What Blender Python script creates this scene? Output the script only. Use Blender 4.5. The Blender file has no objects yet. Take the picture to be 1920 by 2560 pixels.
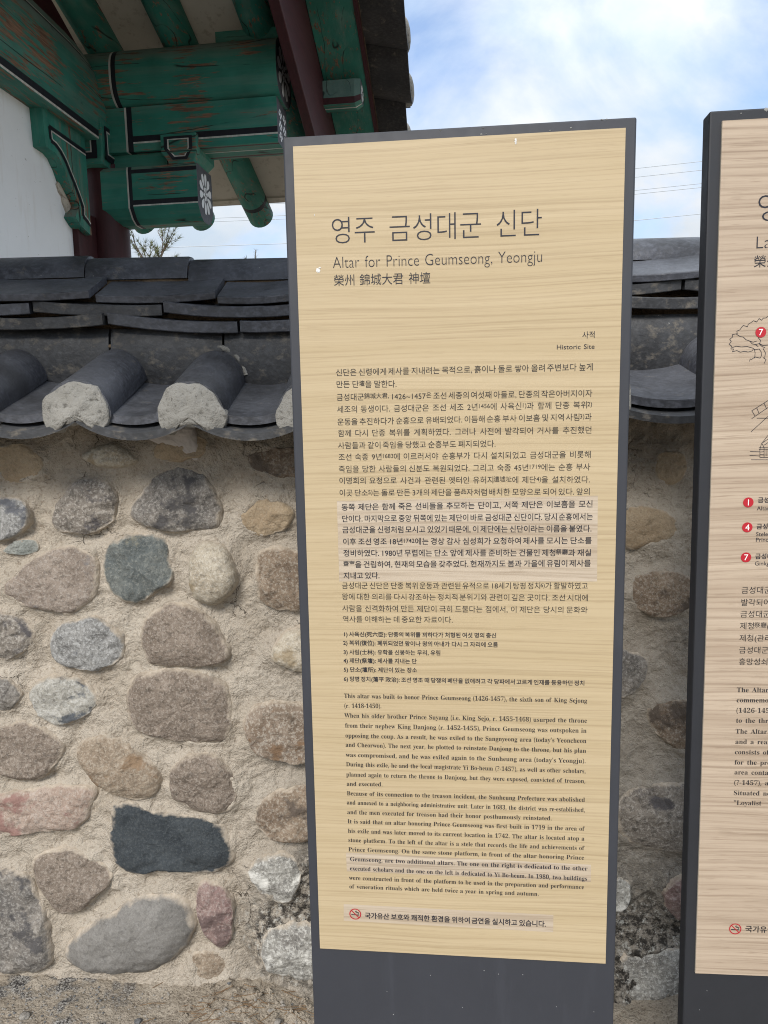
import bpy, bmesh, math, random
import numpy as np
from mathutils import Vector, Matrix

random.seed(7)
scene = bpy.context.scene
COL = scene.collection
R = math.radians

# ------------------------------------------------------------------ camera
CAM_PITCH, CAM_ROLL, EYE = 0.12999, -0.02076, 1.5
cp, sp, cr, sr = math.cos(CAM_PITCH), math.sin(CAM_PITCH), math.cos(CAM_ROLL), math.sin(CAM_ROLL)
_r, _f, _u = Vector((1, 0, 0)), Vector((0, cp, -sp)), Vector((0, sp, cp))
cx, cy = cr * _r + sr * _u, -sr * _r + cr * _u
cam_data = bpy.data.cameras.new('camera')
cam = bpy.data.objects.new('camera', cam_data)
COL.objects.link(cam)
mw = Matrix((cx, cy, -_f)).transposed().to_4x4()
mw.translation = (0, 0, EYE)
cam.matrix_world = mw
cam_data.sensor_fit = 'VERTICAL'
cam_data.sensor_height = 36.0
cam_data.sensor_width = 27.0
cam_data.lens = 36.0 * 1800.3 / 2560.0
cam_data.clip_start = 0.05
cam_data.clip_end = 2000
scene.camera = cam

# ------------------------------------------------------------------ world, sun, exposure
SUN_ELEV, SUN_AZ = R(38), R(-15)        # the sun stands behind the camera, a little to its left
SUN_DIR = Vector((math.sin(SUN_AZ) * math.cos(SUN_ELEV), -math.cos(SUN_AZ) * math.cos(SUN_ELEV), math.sin(SUN_ELEV)))
world = bpy.data.worlds.new('World')
scene.world = world
world.use_nodes = True
wt = world.node_tree
wt.nodes.clear()

def wn(t, **k):
    n = wt.nodes.new(t)
    for a, b in k.items():
        setattr(n, a, b)
    return n

w_out = wn('ShaderNodeOutputWorld')
w_bg = wn('ShaderNodeBackground')
w_bg.inputs[1].default_value = 0.12
w_sky = wn('ShaderNodeTexSky', sky_type='NISHITA')
w_sky.sun_disc = False
w_sky.sun_elevation = SUN_ELEV
w_sky.sun_rotation = R(180) - SUN_AZ
w_sky.air_density = 1.0
w_sky.dust_density = 0.6
w_sky.ozone_density = 2.0
w_tc = wn('ShaderNodeTexCoord')
w_sep = wn('ShaderNodeSeparateXYZ')
wt.links.new(w_tc.outputs['Generated'], w_sep.inputs[0])
w_z = wn('ShaderNodeMath', operation='MAXIMUM'); w_z.inputs[1].default_value = 0.0
wt.links.new(w_sep.outputs['Z'], w_z.inputs[0])
w_za = wn('ShaderNodeMath', operation='ADD'); w_za.inputs[1].default_value = 0.5
wt.links.new(w_z.outputs[0], w_za.inputs[0])
w_dx = wn('ShaderNodeMath', operation='DIVIDE'); w_dy = wn('ShaderNodeMath', operation='DIVIDE')
wt.links.new(w_sep.outputs['X'], w_dx.inputs[0]); wt.links.new(w_za.outputs[0], w_dx.inputs[1])
wt.links.new(w_sep.outputs['Y'], w_dy.inputs[0]); wt.links.new(w_za.outputs[0], w_dy.inputs[1])
w_cmb = wn('ShaderNodeCombineXYZ')
wt.links.new(w_dx.outputs[0], w_cmb.inputs[0]); wt.links.new(w_dy.outputs[0], w_cmb.inputs[1])
w_map = wn('ShaderNodeMapping')
w_map.inputs['Location'].default_value = (3.6, 1.85, 0.0)
w_map.inputs['Rotation'].default_value = (0, 0, R(-38))
w_map.inputs['Scale'].default_value = (1.15, 1.3, 1.0)
wt.links.new(w_cmb.outputs[0], w_map.inputs[0])
w_n1 = wn('ShaderNodeTexNoise'); w_n1.inputs['Scale'].default_value = 2.2; w_n1.inputs['Detail'].default_value = 9
w_n1.inputs['Roughness'].default_value = 0.56; w_n1.inputs['Distortion'].default_value = 0.35
wt.links.new(w_map.outputs[0], w_n1.inputs['Vector'])
w_r1 = wn('ShaderNodeValToRGB')
w_r1.color_ramp.elements[0].position = 0.33; w_r1.color_ramp.elements[0].color = (0.2, 0.2, 0.2, 1)
w_r1.color_ramp.elements[1].position = 0.56; w_r1.color_ramp.elements[1].color = (1, 1, 1, 1)
wt.links.new(w_n1.outputs['Fac'], w_r1.inputs[0])
# cloud brightness with its own softer texture
w_n2 = wn('ShaderNodeTexNoise'); w_n2.inputs['Scale'].default_value = 4.5; w_n2.inputs['Detail'].default_value = 6
w_n2.inputs['Roughness'].default_value = 0.55
wt.links.new(w_map.outputs[0], w_n2.inputs['Vector'])
w_r2 = wn('ShaderNodeValToRGB')
w_r2.color_ramp.elements[0].position = 0.36; w_r2.color_ramp.elements[0].color = (2.3, 2.7, 3.15, 1)
w_r2.color_ramp.elements[1].position = 0.62; w_r2.color_ramp.elements[1].color = (3.05, 3.15, 3.27, 1)
wt.links.new(w_n2.outputs['Fac'], w_r2.inputs[0])
w_blue = wn('ShaderNodeMix', data_type='RGBA', blend_type='MULTIPLY')
w_blue.inputs[0].default_value = 1.0
w_blue.inputs[7].default_value = (0.62, 0.66, 0.72, 1)
wt.links.new(w_sky.outputs[0], w_blue.inputs[6])
w_mix = wn('ShaderNodeMix', data_type='RGBA')
wt.links.new(w_r1.outputs[0], w_mix.inputs[0])
wt.links.new(w_blue.outputs[2], w_mix.inputs[6])
# an overcast sky is brightest overhead (CIE overcast distribution)
w_ov = wn('ShaderNodeMath', operation='MULTIPLY_ADD'); w_ov.inputs[1].default_value = 2.0 / 1.6; w_ov.inputs[2].default_value = 1.0 / 1.6
wt.links.new(w_z.outputs[0], w_ov.inputs[0])
w_cl = wn('ShaderNodeVectorMath', operation='SCALE')
wt.links.new(w_r2.outputs[0], w_cl.inputs[0]); wt.links.new(w_ov.outputs[0], w_cl.inputs['Scale'])
wt.links.new(w_cl.outputs[0], w_mix.inputs[7])
wt.links.new(w_mix.outputs[2], w_bg.inputs[0])
wt.links.new(w_bg.outputs[0], w_out.inputs[0])

sun_data = bpy.data.lights.new('sun', 'SUN')
sun_data.energy = 1.45
sun_data.angle = R(18)
sun_data.color = (1.0, 0.95, 0.88)
sun = bpy.data.objects.new('sun', sun_data)
COL.objects.link(sun)
sun.rotation_euler = SUN_DIR.to_track_quat('Z', 'Y').to_euler()

scene.view_settings.view_transform = 'Standard'
scene.view_settings.look = 'None'
scene.view_settings.exposure = 1.36
scene.view_settings.gamma = 1.0
scene.cycles.filter_width = 1.05
scene.cycles.use_denoising = True
scene.cycles.denoising_prefilter = 'NONE'

# ------------------------------------------------------------------ measured layout (metres)
STONES = [
    ('tan', [(-0.964, 1.439), (-0.915, 1.457), (-0.873, 1.447), (-0.851, 1.422), (-0.849, 1.389), (-0.88, 1.361), (-0.922, 1.367), (-0.969, 1.382)], 0.028),
    ('pale', [(-0.741, 1.425), (-0.696, 1.448), (-0.64, 1.442), (-0.608, 1.417), (-0.614, 1.396), (-0.681, 1.393), (-0.728, 1.408)], 0.028),
    ('tan', [(-0.579, 1.414), (-0.563, 1.45), (-0.514, 1.468), (-0.439, 1.457), (-0.428, 1.433), (-0.446, 1.414), (-0.503, 1.408)], 0.028),
    ('brown', [(-0.328, 1.378), (-0.331, 1.421), (-0.278, 1.434), (-0.183, 1.423), (-0.166, 1.365), (-0.233, 1.357), (-0.281, 1.363)], 0.02),
    ('grey', [(-0.984, 1.325), (-0.926, 1.323), (-0.889, 1.308), (-0.882, 1.274), (-0.91, 1.235), (-0.955, 1.217), (-0.993, 1.227)], 0.03),
    ('speckle', [(-0.838, 1.251), (-0.812, 1.306), (-0.781, 1.344), (-0.741, 1.363), (-0.684, 1.357), (-0.662, 1.318), (-0.669, 1.26), (-0.701, 1.246), (-0.741, 1.232), (-0.818, 1.234)], 0.03),
    ('greydark', [(-0.635, 1.291), (-0.599, 1.331), (-0.568, 1.369), (-0.504, 1.396), (-0.448, 1.376), (-0.416, 1.337), (-0.412, 1.274), (-0.417, 1.23), (-0.528, 1.23), (-0.605, 1.246), (-0.632, 1.269)], 0.034),
    ('tan', [(-0.365, 1.253), (-0.337, 1.292), (-0.293, 1.31), (-0.245, 1.295), (-0.22, 1.27), (-0.238, 1.236), (-0.287, 1.213), (-0.335, 1.219)], 0.024),
    ('greygreen', [(-0.968, 1.182), (-0.936, 1.207), (-0.878, 1.215), (-0.878, 1.181)], 0.012),
    ('pink', [(-0.976, 1.094), (-0.913, 1.142), (-0.837, 1.185), (-0.792, 1.194), (-0.735, 1.178), (-0.729, 1.123), (-0.739, 1.058), (-0.8, 1.025), (-0.883, 1.034), (-0.949, 1.063)], 0.032),
    ('bluegrey', [(-0.708, 1.152), (-0.695, 1.197), (-0.65, 1.223), (-0.587, 1.224), (-0.545, 1.198), (-0.538, 1.149), (-0.541, 1.099), (-0.576, 1.075), (-0.637, 1.046), (-0.676, 1.052), (-0.702, 1.098)], 0.034),
    ('pale', [(-0.496, 1.118), (-0.488, 1.168), (-0.462, 1.197), (-0.423, 1.201), (-0.39, 1.18), (-0.378, 1.141), (-0.37, 1.106), (-0.391, 1.066), (-0.432, 1.039), (-0.47, 1.048), (-0.495, 1.083)], 0.045),
    ('brown', [(-0.325, 1.125), (-0.313, 1.169), (-0.274, 1.183), (-0.211, 1.167), (-0.144, 1.16), (-0.136, 1.086), (-0.147, 1.036), (-0.217, 1.02), (-0.285, 1.024), (-0.323, 1.05)], 0.03),
    ('speckle', [(-1.021, 1.029), (-0.952, 1.028), (-0.911, 0.997), (-0.898, 0.966), (-0.921, 0.931), (-0.962, 0.911), (-1.032, 0.908)], 0.03),
    ('grey', [(-0.859, 0.94), (-0.838, 0.985), (-0.787, 1.009), (-0.728, 1.003), (-0.695, 0.987), (-0.678, 0.946), (-0.681, 0.9), (-0.717, 0.88), (-0.797, 0.879), (-0.85, 0.898)], 0.034),
    ('granite', [(-0.63, 0.93), (-0.621, 0.985), (-0.579, 1.035), (-0.539, 1.044), (-0.491, 1.033), (-0.444, 0.992), (-0.412, 0.945), (-0.398, 0.914), (-0.414, 0.889), (-0.47, 0.877), (-0.573, 0.88), (-0.617, 0.893)], 0.036),
    ('pale', [(-0.3, 0.912), (-0.273, 0.947), (-0.228, 0.972), (-0.159, 0.97), (-0.141, 0.919), (-0.152, 0.873), (-0.203, 0.854), (-0.252, 0.865), (-0.291, 0.886)], 0.028),
    ('greydark', [(-1.026, 0.861), (-0.977, 0.855), (-0.95, 0.823), (-0.947, 0.802), (-0.975, 0.772), (-1.034, 0.773)], 0.03),
    ('greypatch', [(-0.919, 0.807), (-0.899, 0.843), (-0.848, 0.857), (-0.789, 0.846), (-0.753, 0.803), (-0.754, 0.777), (-0.797, 0.742), (-0.848, 0.73), (-0.896, 0.752)], 0.036),
    ('granite', [(-0.68, 0.776), (-0.66, 0.848), (-0.619, 0.863), (-0.549, 0.866), (-0.461, 0.854), (-0.408, 0.822), (-0.405, 0.77), (-0.411, 0.694), (-0.451, 0.666), (-0.531, 0.673), (-0.63, 0.699), (-0.668, 0.732)], 0.045),
    ('rust', [(-0.377, 0.71), (-0.356, 0.762), (-0.325, 0.777), (-0.265, 0.775), (-0.196, 0.758), (-0.148, 0.694), (-0.16, 0.631), (-0.231, 0.614), (-0.311, 0.623), (-0.36, 0.656)], 0.036),
    ('granite', [(-1.039, 0.719), (-0.968, 0.736), (-0.909, 0.721), (-0.861, 0.688), (-0.849, 0.656), (-0.878, 0.609), (-0.93, 0.583), (-1.001, 0.59), (-1.05, 0.608)], 0.034),
    ('rusttan', [(-0.814, 0.65), (-0.791, 0.682), (-0.75, 0.697), (-0.701, 0.68), (-0.653, 0.641), (-0.61, 0.603), (-0.603, 0.56), (-0.625, 0.523), (-0.672, 0.516), (-0.731, 0.541), (-0.778, 0.586)], 0.04),
    ('granite', [(-0.577, 0.57), (-0.559, 0.618), (-0.512, 0.644), (-0.452, 0.637), (-0.419, 0.594), (-0.404, 0.529), (-0.414, 0.491), (-0.46, 0.476), (-0.521, 0.488), (-0.569, 0.527)], 0.042),
    ('brown', [(-0.36, 0.441), (-0.342, 0.5), (-0.3, 0.527), (-0.233, 0.547), (-0.173, 0.535), (-0.155, 0.469), (-0.166, 0.426), (-0.218, 0.394), (-0.28, 0.393), (-0.335, 0.413)], 0.034),
    ('red', [(-1.056, 0.532), (-0.974, 0.541), (-0.897, 0.556), (-0.821, 0.554), (-0.781, 0.548), (-0.778, 0.521), (-0.813, 0.462), (-0.846, 0.433), (-0.932, 0.437), (-0.995, 0.425), (-1.066, 0.424)], 0.034),
    ('black', [(-0.739, 0.493), (-0.713, 0.511), (-0.662, 0.502), (-0.633, 0.48), (-0.547, 0.464), (-0.476, 0.46), (-0.447, 0.432), (-0.424, 0.377), (-0.426, 0.332), (-0.463, 0.311), (-0.556, 0.31), (-0.607, 0.323), (-0.685, 0.31), (-0.725, 0.328), (-0.743, 0.373)], 0.036),
    ('granite', [(-0.965, 0.35), (-0.922, 0.371), (-0.86, 0.378), (-0.81, 0.363), (-0.756, 0.329), (-0.742, 0.301), (-0.782, 0.251), (-0.832, 0.213), (-0.88, 0.191), (-0.909, 0.215), (-0.946, 0.277)], 0.04),
    ('lichen', [(-0.382, 0.287), (-0.375, 0.326), (-0.338, 0.347), (-0.281, 0.351), (-0.246, 0.323), (-0.243, 0.273), (-0.265, 0.228), (-0.302, 0.218), (-0.348, 0.247)], 0.036),
    ('greydark', [(-1.086, 0.325), (-1.019, 0.329), (-0.978, 0.317), (-0.957, 0.261), (-0.937, 0.193), (-0.92, 0.078), (-0.928, 0.044), (-0.972, 0.022), (-1.113, 0.034)], 0.04),
    ('smooth', [(-0.896, 0.089), (-0.858, 0.134), (-0.766, 0.189), (-0.69, 0.238), (-0.622, 0.253), (-0.565, 0.243), (-0.537, 0.195), (-0.527, 0.144), (-0.553, 0.099), (-0.608, 0.048), (-0.673, 0.018), (-0.756, 0.023), (-0.85, 0.034), (-0.885, 0.055)], 0.042),
    ('purple', [(-0.523, 0.251), (-0.506, 0.279), (-0.465, 0.272), (-0.436, 0.238), (-0.429, 0.176), (-0.437, 0.108), (-0.464, 0.082), (-0.5, 0.109), (-0.522, 0.183)], 0.034),
    ('rusttan', [(-0.555, 0.053), (-0.533, 0.07), (-0.481, 0.068), (-0.446, 0.039), (-0.454, -0.019), (-0.507, -0.029), (-0.553, 0.001)], 0.02),
    ('lichen', [(-0.362, 0.025), (-0.354, 0.106), (-0.316, 0.139), (-0.248, 0.143), (-0.185, 0.136), (-0.167, 0.061), (-0.185, -0.025), (-0.232, -0.012), (-0.311, 0.001)], 0.034),
    ('tan', [(0.677, 1.358), (0.68, 1.397), (0.71, 1.407), (0.745, 1.391), (0.751, 1.356), (0.732, 1.322), (0.697, 1.323)], 0.016),
    ('tan', [(0.551, 1.193), (0.562, 1.255), (0.623, 1.269), (0.697, 1.258), (0.735, 1.226), (0.73, 1.189), (0.675, 1.168), (0.613, 1.163)], 0.022),
    ('brown', [(0.622, 1.058), (0.64, 1.09), (0.683, 1.102), (0.739, 1.094), (0.784, 1.068), (0.786, 1.017), (0.737, 0.989), (0.668, 0.987), (0.629, 1.02)], 0.03),
    ('greydark', [(0.544, 0.879), (0.607, 0.897), (0.658, 0.877), (0.675, 0.83), (0.647, 0.791), (0.603, 0.772), (0.546, 0.787)], 0.024),
    ('brown', [(0.678, 0.717), (0.693, 0.757), (0.763, 0.762), (0.84, 0.74), (0.857, 0.633), (0.794, 0.607), (0.728, 0.642), (0.695, 0.683)], 0.03),
    ('speckle', [(0.59, 0.488), (0.641, 0.521), (0.725, 0.53), (0.796, 0.532), (0.875, 0.509), (0.887, 0.377), (0.803, 0.336), (0.711, 0.346), (0.612, 0.369)], 0.036),
    ('lichen', [(0.555, 0.25), (0.601, 0.27), (0.635, 0.248), (0.642, 0.205), (0.617, 0.169), (0.557, 0.178)], 0.03),
    ('purple', [(0.728, 0.217), (0.747, 0.253), (0.812, 0.265), (0.886, 0.242), (0.89, 0.127), (0.804, 0.122), (0.743, 0.152)], 0.03),
    ('lichen', [(0.607, -0.013), (0.619, 0.038), (0.719, 0.058), (0.853, 0.07), (0.896, -0.02), (0.888, -0.154), (0.747, -0.188), (0.61, -0.155)], 0.034),
]
WIRES = [[(-63.28, 13.45), (-58.12, 12.67), (-52.9, 11.97), (-47.64, 11.35), (-42.34, 10.81), (-37.0, 10.35), (-31.62, 9.99), (-26.22, 9.7), (-20.8, 9.51), (-15.37, 9.39), (-9.92, 9.37), (-4.47, 9.43), (0.98, 9.58), (6.43, 9.82), (11.86, 10.14), (17.27, 10.55), (22.66, 11.04), (28.02, 11.61), (33.35, 12.27), (38.64, 13.01), (43.88, 13.83), (49.08, 14.72), (54.22, 15.69), (59.3, 16.74), (64.32, 17.86), (69.27, 19.05), (74.15, 20.3)], [(-63.03, 14.35), (-57.88, 13.6), (-52.68, 12.92), (-47.43, 12.33), (-42.15, 11.82), (-36.82, 11.39), (-31.47, 11.05), (-26.09, 10.79), (-20.69, 10.61), (-15.27, 10.53), (-9.85, 10.52), (-4.42, 10.61), (1.01, 10.78), (6.42, 11.03), (11.83, 11.38), (17.21, 11.8), (22.57, 12.31), (27.91, 12.9), (33.2, 13.57), (38.46, 14.32), (43.68, 15.16), (48.84, 16.06), (53.95, 17.04), (59.0, 18.1), (63.99, 19.23), (68.91, 20.42), (73.76, 21.68)], [(-62.97, 14.55), (-57.83, 13.8), (-52.63, 13.14), (-47.39, 12.55), (-42.1, 12.04), (-36.78, 11.62), (-31.43, 11.28), (-26.06, 11.03), (-20.66, 10.86), (-15.25, 10.78), (-9.83, 10.78), (-4.41, 10.87), (1.01, 11.05), (6.42, 11.31), (11.82, 11.65), (17.2, 12.08), (22.56, 12.59), (27.88, 13.19), (33.17, 13.86), (38.42, 14.62), (43.63, 15.45), (48.79, 16.36), (53.89, 17.34), (58.93, 18.4), (63.91, 19.53), (68.83, 20.73), (73.67, 21.99)], [(-62.83, 15.06), (-57.69, 14.33), (-52.51, 13.67), (-47.27, 13.1), (-42.0, 12.61), (-36.69, 12.2), (-31.35, 11.88), (-25.98, 11.64), (-20.6, 11.48), (-15.2, 11.41), (-9.79, 11.43), (-4.38, 11.53), (1.02, 11.72), (6.42, 11.99), (11.8, 12.34), (17.17, 12.78), (22.51, 13.3), (27.82, 13.91), (33.09, 14.59), (38.32, 15.35), (43.51, 16.19), (48.65, 17.11), (53.74, 18.1), (58.77, 19.16), (63.73, 20.3), (68.63, 21.5), (73.45, 22.77)], [(-62.73, 15.42), (-57.6, 14.7), (-52.42, 14.06), (-47.19, 13.49), (-41.92, 13.01), (-36.62, 12.61), (-31.28, 12.3), (-25.93, 12.07), (-20.55, 11.93), (-15.16, 11.86), (-9.76, 11.89), (-4.37, 12.0), (1.03, 12.19), (6.42, 12.47), (11.79, 12.84), (17.14, 13.28), (22.47, 13.81), (27.77, 14.42), (33.03, 15.11), (38.25, 15.88), (43.43, 16.72), (48.56, 17.65), (53.63, 18.64), (58.65, 19.71), (63.6, 20.84), (68.48, 22.05), (73.3, 23.32)]]
LINES_A = [
    ('k', (0.0569, -0.3509), (0.4594, -0.3519), '신단은 신령에게 제사를 지내려는 목적으로, 흙이나 돌로 쌓아 올려 주변보다 높게'),
    ('k', (0.057, -0.3695), (0.1546, -0.3709), '만든 단^壇^을 말한다.'),
    ('k', (0.057, -0.3899), (0.4594, -0.3922), '금성대군^錦城大君, 1426~1457^은 조선 세종의 여섯째 아들로, 단종의 작은아버지이자'),
    ('k', (0.0573, -0.4093), (0.4592, -0.4098), '세조의 동생이다. 금성대군은 조선 세조 2년^1456^에 사육신^1)^과 함께 단종 복위^2)^'),
    ('k', (0.0573, -0.4293), (0.459, -0.4285), '운동을 추진하다가 순흥으로 유배되었다. 이듬해 순흥 부사 이보흠 및 지역 사림^3)^과'),
    ('k', (0.0577, -0.4476), (0.4591, -0.4488), '함께 다시 단종 복위를 계획하였다. 그러나 사전에 발각되어 거사를 추진했던'),
    ('k', (0.0572, -0.4672), (0.3107, -0.468), '사람들과 같이 죽임을 당했고 순흥부도 폐지되었다.'),
    ('k', (0.0575, -0.486), (0.4587, -0.487), '조선 숙종 9년^1683^에 이르러서야 순흥부가 다시 설치되었고 금성대군을 비롯해'),
    ('k', (0.0573, -0.5055), (0.4583, -0.5066), '죽임을 당한 사람들의 신분도 복원되었다. 그리고 숙종 45년^1719^에는 순흥 부사'),
    ('k', (0.0573, -0.5245), (0.4581, -0.5264), '이명희의 요청으로 사건과 관련된 옛터인 유허지^遺墟址^에 제단^4)^을 설치하였다.'),
    ('k', (0.0571, -0.5444), (0.4582, -0.5457), '이곳 단소^5)^는 돌로 만든 3개의 제단을 품^品^자처럼 배치한 모양으로 되어 있다. 앞의'),
    ('s1', (0.0603, -0.568), (0.463, -0.5653), '동쪽 제단은 함께 죽은 선비들을 추모하는 단이고, 서쪽 제단은 이보흠을 모신'),
    ('s1', (0.0604, -0.5872), (0.4639, -0.5857), '단이다. 마지막으로 중앙 뒤쪽에 있는 제단이 바로 금성대군 신단이다. 당시 순흥에서는'),
    ('s1', (0.0607, -0.6056), (0.4621, -0.6049), '금성대군을 신령처럼 모시고 있었기 때문에, 이 제단에는 신단이라는 이름을 붙였다.'),
    ('s1', (0.0608, -0.6253), (0.4627, -0.6242), '이후 조선 영조 18년^1742^에는 경상 감사 심성희가 요청하여 제사를 모시는 단소를'),
    ('s1', (0.0612, -0.6445), (0.4622, -0.6439), '정비하였다. 1980년 무렵에는 단소 앞에 제사를 준비하는 건물인 제청^祭廳^과 재실'),
    ('s1', (0.061, -0.6637), (0.462, -0.661), '^齋室^을 건립하여, 현재의 모습을 갖추었다. 현재까지도 봄과 가을에 유림이 제사를'),
    ('s1', (0.0605, -0.6827), (0.1213, -0.6819), '지내고 있다.'),
    ('k', (0.0573, -0.6994), (0.4582, -0.6982), '금성대군 신단은 단종 복위 운동과 관련된 유적으로 18세기 탕평 정치^6)^가 활발하였고'),
    ('k', (0.0568, -0.7183), (0.4586, -0.718), '왕에 대한 의리를 다시 강조하는 정치적 분위기와 관련이 깊은 곳이다. 조선 시대에'),
    ('k', (0.0569, -0.7382), (0.4584, -0.7381), '사람을 신격화하여 만든 제단이 극히 드물다는 점에서, 이 제단은 당시의 문화와'),
    ('k', (0.057, -0.7567), (0.2412, -0.7565), '역사를 이해하는 데 중요한 자료이다.'),
    ('f', (0.0575, -0.7814), (0.3121, -0.781), '1) 사육신(死六臣): 단종의 복위를 꾀하다가 처형된 여섯 명의 충신'),
    ('f', (0.0571, -0.7963), (0.3151, -0.7967), '2) 복위(復位): 폐위되었던 왕이나 왕의 아내가 다시 그 자리에 오름'),
    ('f', (0.057, -0.8125), (0.2202, -0.8118), '3) 사림(士林): 유학을 신봉하는 무리, 유림'),
    ('f', (0.0569, -0.8274), (0.1808, -0.8268), '4) 제단(祭壇): 제사를 지내는 단'),
    ('f', (0.0568, -0.8431), (0.1812, -0.8424), '5) 단소(壇所): 제단이 있는 장소'),
    ('f', (0.0564, -0.8595), (0.4554, -0.8601), '6) 탕평 정치(蕩平 政治): 조선 영조 때 당쟁의 폐단을 없애려고 각 당파에서 고르게 인재를 등용하던 정치'),
    ('e', (0.0562, -0.8886), (0.4605, -0.8891), 'This altar was built to honor Prince Geumseong (1426-1457), the sixth son of King Sejong'),
    ('e', (0.056, -0.9064), (0.1199, -0.9056), '(r. 1418-1450).'),
    ('e', (0.0559, -0.9236), (0.4609, -0.9236), 'When his older brother Prince Suyang (i.e. King Sejo, r. 1455-1468) usurped the throne'),
    ('e', (0.0564, -0.9415), (0.4606, -0.941), 'from their nephew King Danjong (r. 1452-1455), Prince Geumseong was outspoken in'),
    ('e', (0.0565, -0.9595), (0.4606, -0.9588), 'opposing the coup. As a result, he was exiled to the Sangnyeong area (today’s Yeoncheon'),
    ('e', (0.0564, -0.9763), (0.4604, -0.976), 'and Cheorwon). The next year, he plotted to reinstate Danjong to the throne, but his plan'),
    ('e', (0.0565, -0.9944), (0.4601, -0.9942), 'was compromised, and he was exiled again to the Sunheung area (today’s Yeongju).'),
    ('e', (0.0564, -1.0116), (0.4604, -1.0121), 'During this exile, he and the local magistrate Yi Bo-heum (?-1457), as well as other scholars,'),
    ('e', (0.0562, -1.0302), (0.4602, -1.0295), 'planned again to return the throne to Danjong, but they were exposed, convicted of treason,'),
    ('e', (0.0564, -1.0475), (0.1193, -1.0465), 'and executed.'),
    ('e', (0.0563, -1.065), (0.46, -1.0629), 'Because of its connection to the treason incident, the Sunheung Prefecture was abolished'),
    ('e', (0.0559, -1.0818), (0.4603, -1.0812), 'and annexed to a neighboring administrative unit. Later in 1683, the district was re-established,'),
    ('e', (0.0561, -1.0997), (0.4057, -1.0982), 'and the men executed for treason had their honor posthumously reinstated.'),
    ('e', (0.0563, -1.1169), (0.4606, -1.115), 'It is said that an altar honoring Prince Geumseong was first built in 1719 in the area of'),
    ('e', (0.0565, -1.1346), (0.4606, -1.1328), 'his exile and was later moved to its current location in 1742. The altar is located atop a'),
    ('e', (0.0564, -1.1519), (0.4609, -1.15), 'stone platform. To the left of the altar is a stele that records the life and achievements of'),
    ('e', (0.0563, -1.1694), (0.4606, -1.1676), 'Prince Geumseong. On the same stone platform, in front of the altar honoring Prince'),
    ('s2', (0.0586, -1.1875), (0.4667, -1.1872), 'Geumseong, are two additional altars. The one on the right is dedicated to the other'),
    ('s2', (0.0582, -1.2051), (0.4661, -1.2057), 'executed scholars and the one on the left is dedicated to Yi Bo-heum. In 1980, two buildings'),
    ('e', (0.0563, -1.2232), (0.4615, -1.2216), 'were constructed in front of the platform to be used in the preparation and performance'),
    ('e', (0.0562, -1.2398), (0.3855, -1.2382), 'of veneration rituals which are held twice a year in spring and autumn.'),
    ('s3', (0.0824, -1.2967), (0.3982, -1.2963), '국가유산 보호와 쾌적한 환경을 위하여 금연을 실시하고 있습니다.'),
    ('t', (0.0543, -0.1491), (0.3804, -0.1503), '영주 금성대군 신단'),
    ('st', (0.0569, -0.1838), (0.3808, -0.1866), 'Altar for Prince Geumseong, Yeongju'),
    ('h', (0.0576, -0.2117), (0.2101, -0.213), '榮州 錦城大君 神壇'),
    ('c', (0.442, -0.303), (0.4611, -0.3029), '사적'),
    ('ce', (0.4032, -0.318), (0.4614, -0.3186), 'Historic Site'),
]
LINES_B = [
    ('t', (0.0509, -0.1458), None, '영주'),
    ('st', (0.0517, -0.1814), None, 'Layout'),
    ('h', (0.0505, -0.2092), None, '榮州'),
    ('f', (0.0702, -0.5603), None, '금성대군'),
    ('ce2', (0.0694, -0.5715), None, 'Altar'),
    ('f', (0.0699, -0.6014), None, '금성대군'),
    ('ce2', (0.0696, -0.6118), None, 'Stele'),
    ('ce2', (0.0695, -0.6207), None, 'Prince'),
    ('f', (0.0698, -0.6483), None, '금성대군'),
    ('ce2', (0.0695, -0.6581), None, 'Ginkgo'),
    ('k', (0.0508, -0.7035), None, '금성대군'),
    ('k', (0.0507, -0.7233), None, '발각되어'),
    ('k', (0.0506, -0.742), None, '금성대군'),
    ('k', (0.0506, -0.7612), None, '제청^祭廳^(관리'),
    ('k', (0.0505, -0.7809), None, '제청(관리'),
    ('k', (0.0505, -0.8006), None, '금성대군'),
    ('k', (0.0508, -0.8196), None, '흥망성쇠'),
    ('e', (0.0497, -0.864), None, 'The Altar'),
    ('e', (0.0499, -0.8809), None, 'commemorates'),
    ('e', (0.0501, -0.8982), None, '(1426-1457)'),
    ('e', (0.0503, -0.9151), None, 'to the throne'),
    ('e', (0.0502, -0.9334), None, 'The Altar'),
    ('e', (0.0504, -0.9509), None, 'and a rear'),
    ('e', (0.0503, -0.9684), None, 'consists of'),
    ('e', (0.0505, -0.986), None, 'for the pre'),
    ('e', (0.0507, -1.0029), None, 'area contains'),
    ('e', (0.0509, -1.0207), None, '(?-1457), al'),
    ('e', (0.0507, -1.0385), None, 'Situated near'),
    ('e', (0.0513, -1.0555), None, '“Loyalist'),
    ('s3', (0.0777, -1.281), None, '국가유산'),
]
STICKERS = [[(0.0533, -0.5517), (0.4706, -0.5463), (0.4722, -0.685), (0.0535, -0.6864)], [(0.0522, -1.1721), (0.4719, -1.1763), (0.4719, -1.2082), (0.0526, -1.2076)], [(0.0454, -1.2707), (0.4104, -1.2724), (0.4105, -1.3051), (0.0446, -1.3029)]]
NOSMOKE_A = (0.0657, -1.2883)
NOSMOKE_B = (0.0616, -1.2749)
SCUFFS = [(0.3395, -0.0105), (0.0334, -0.1863), (0.3857, -0.1101), (0.0303, -0.1026)]
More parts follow.
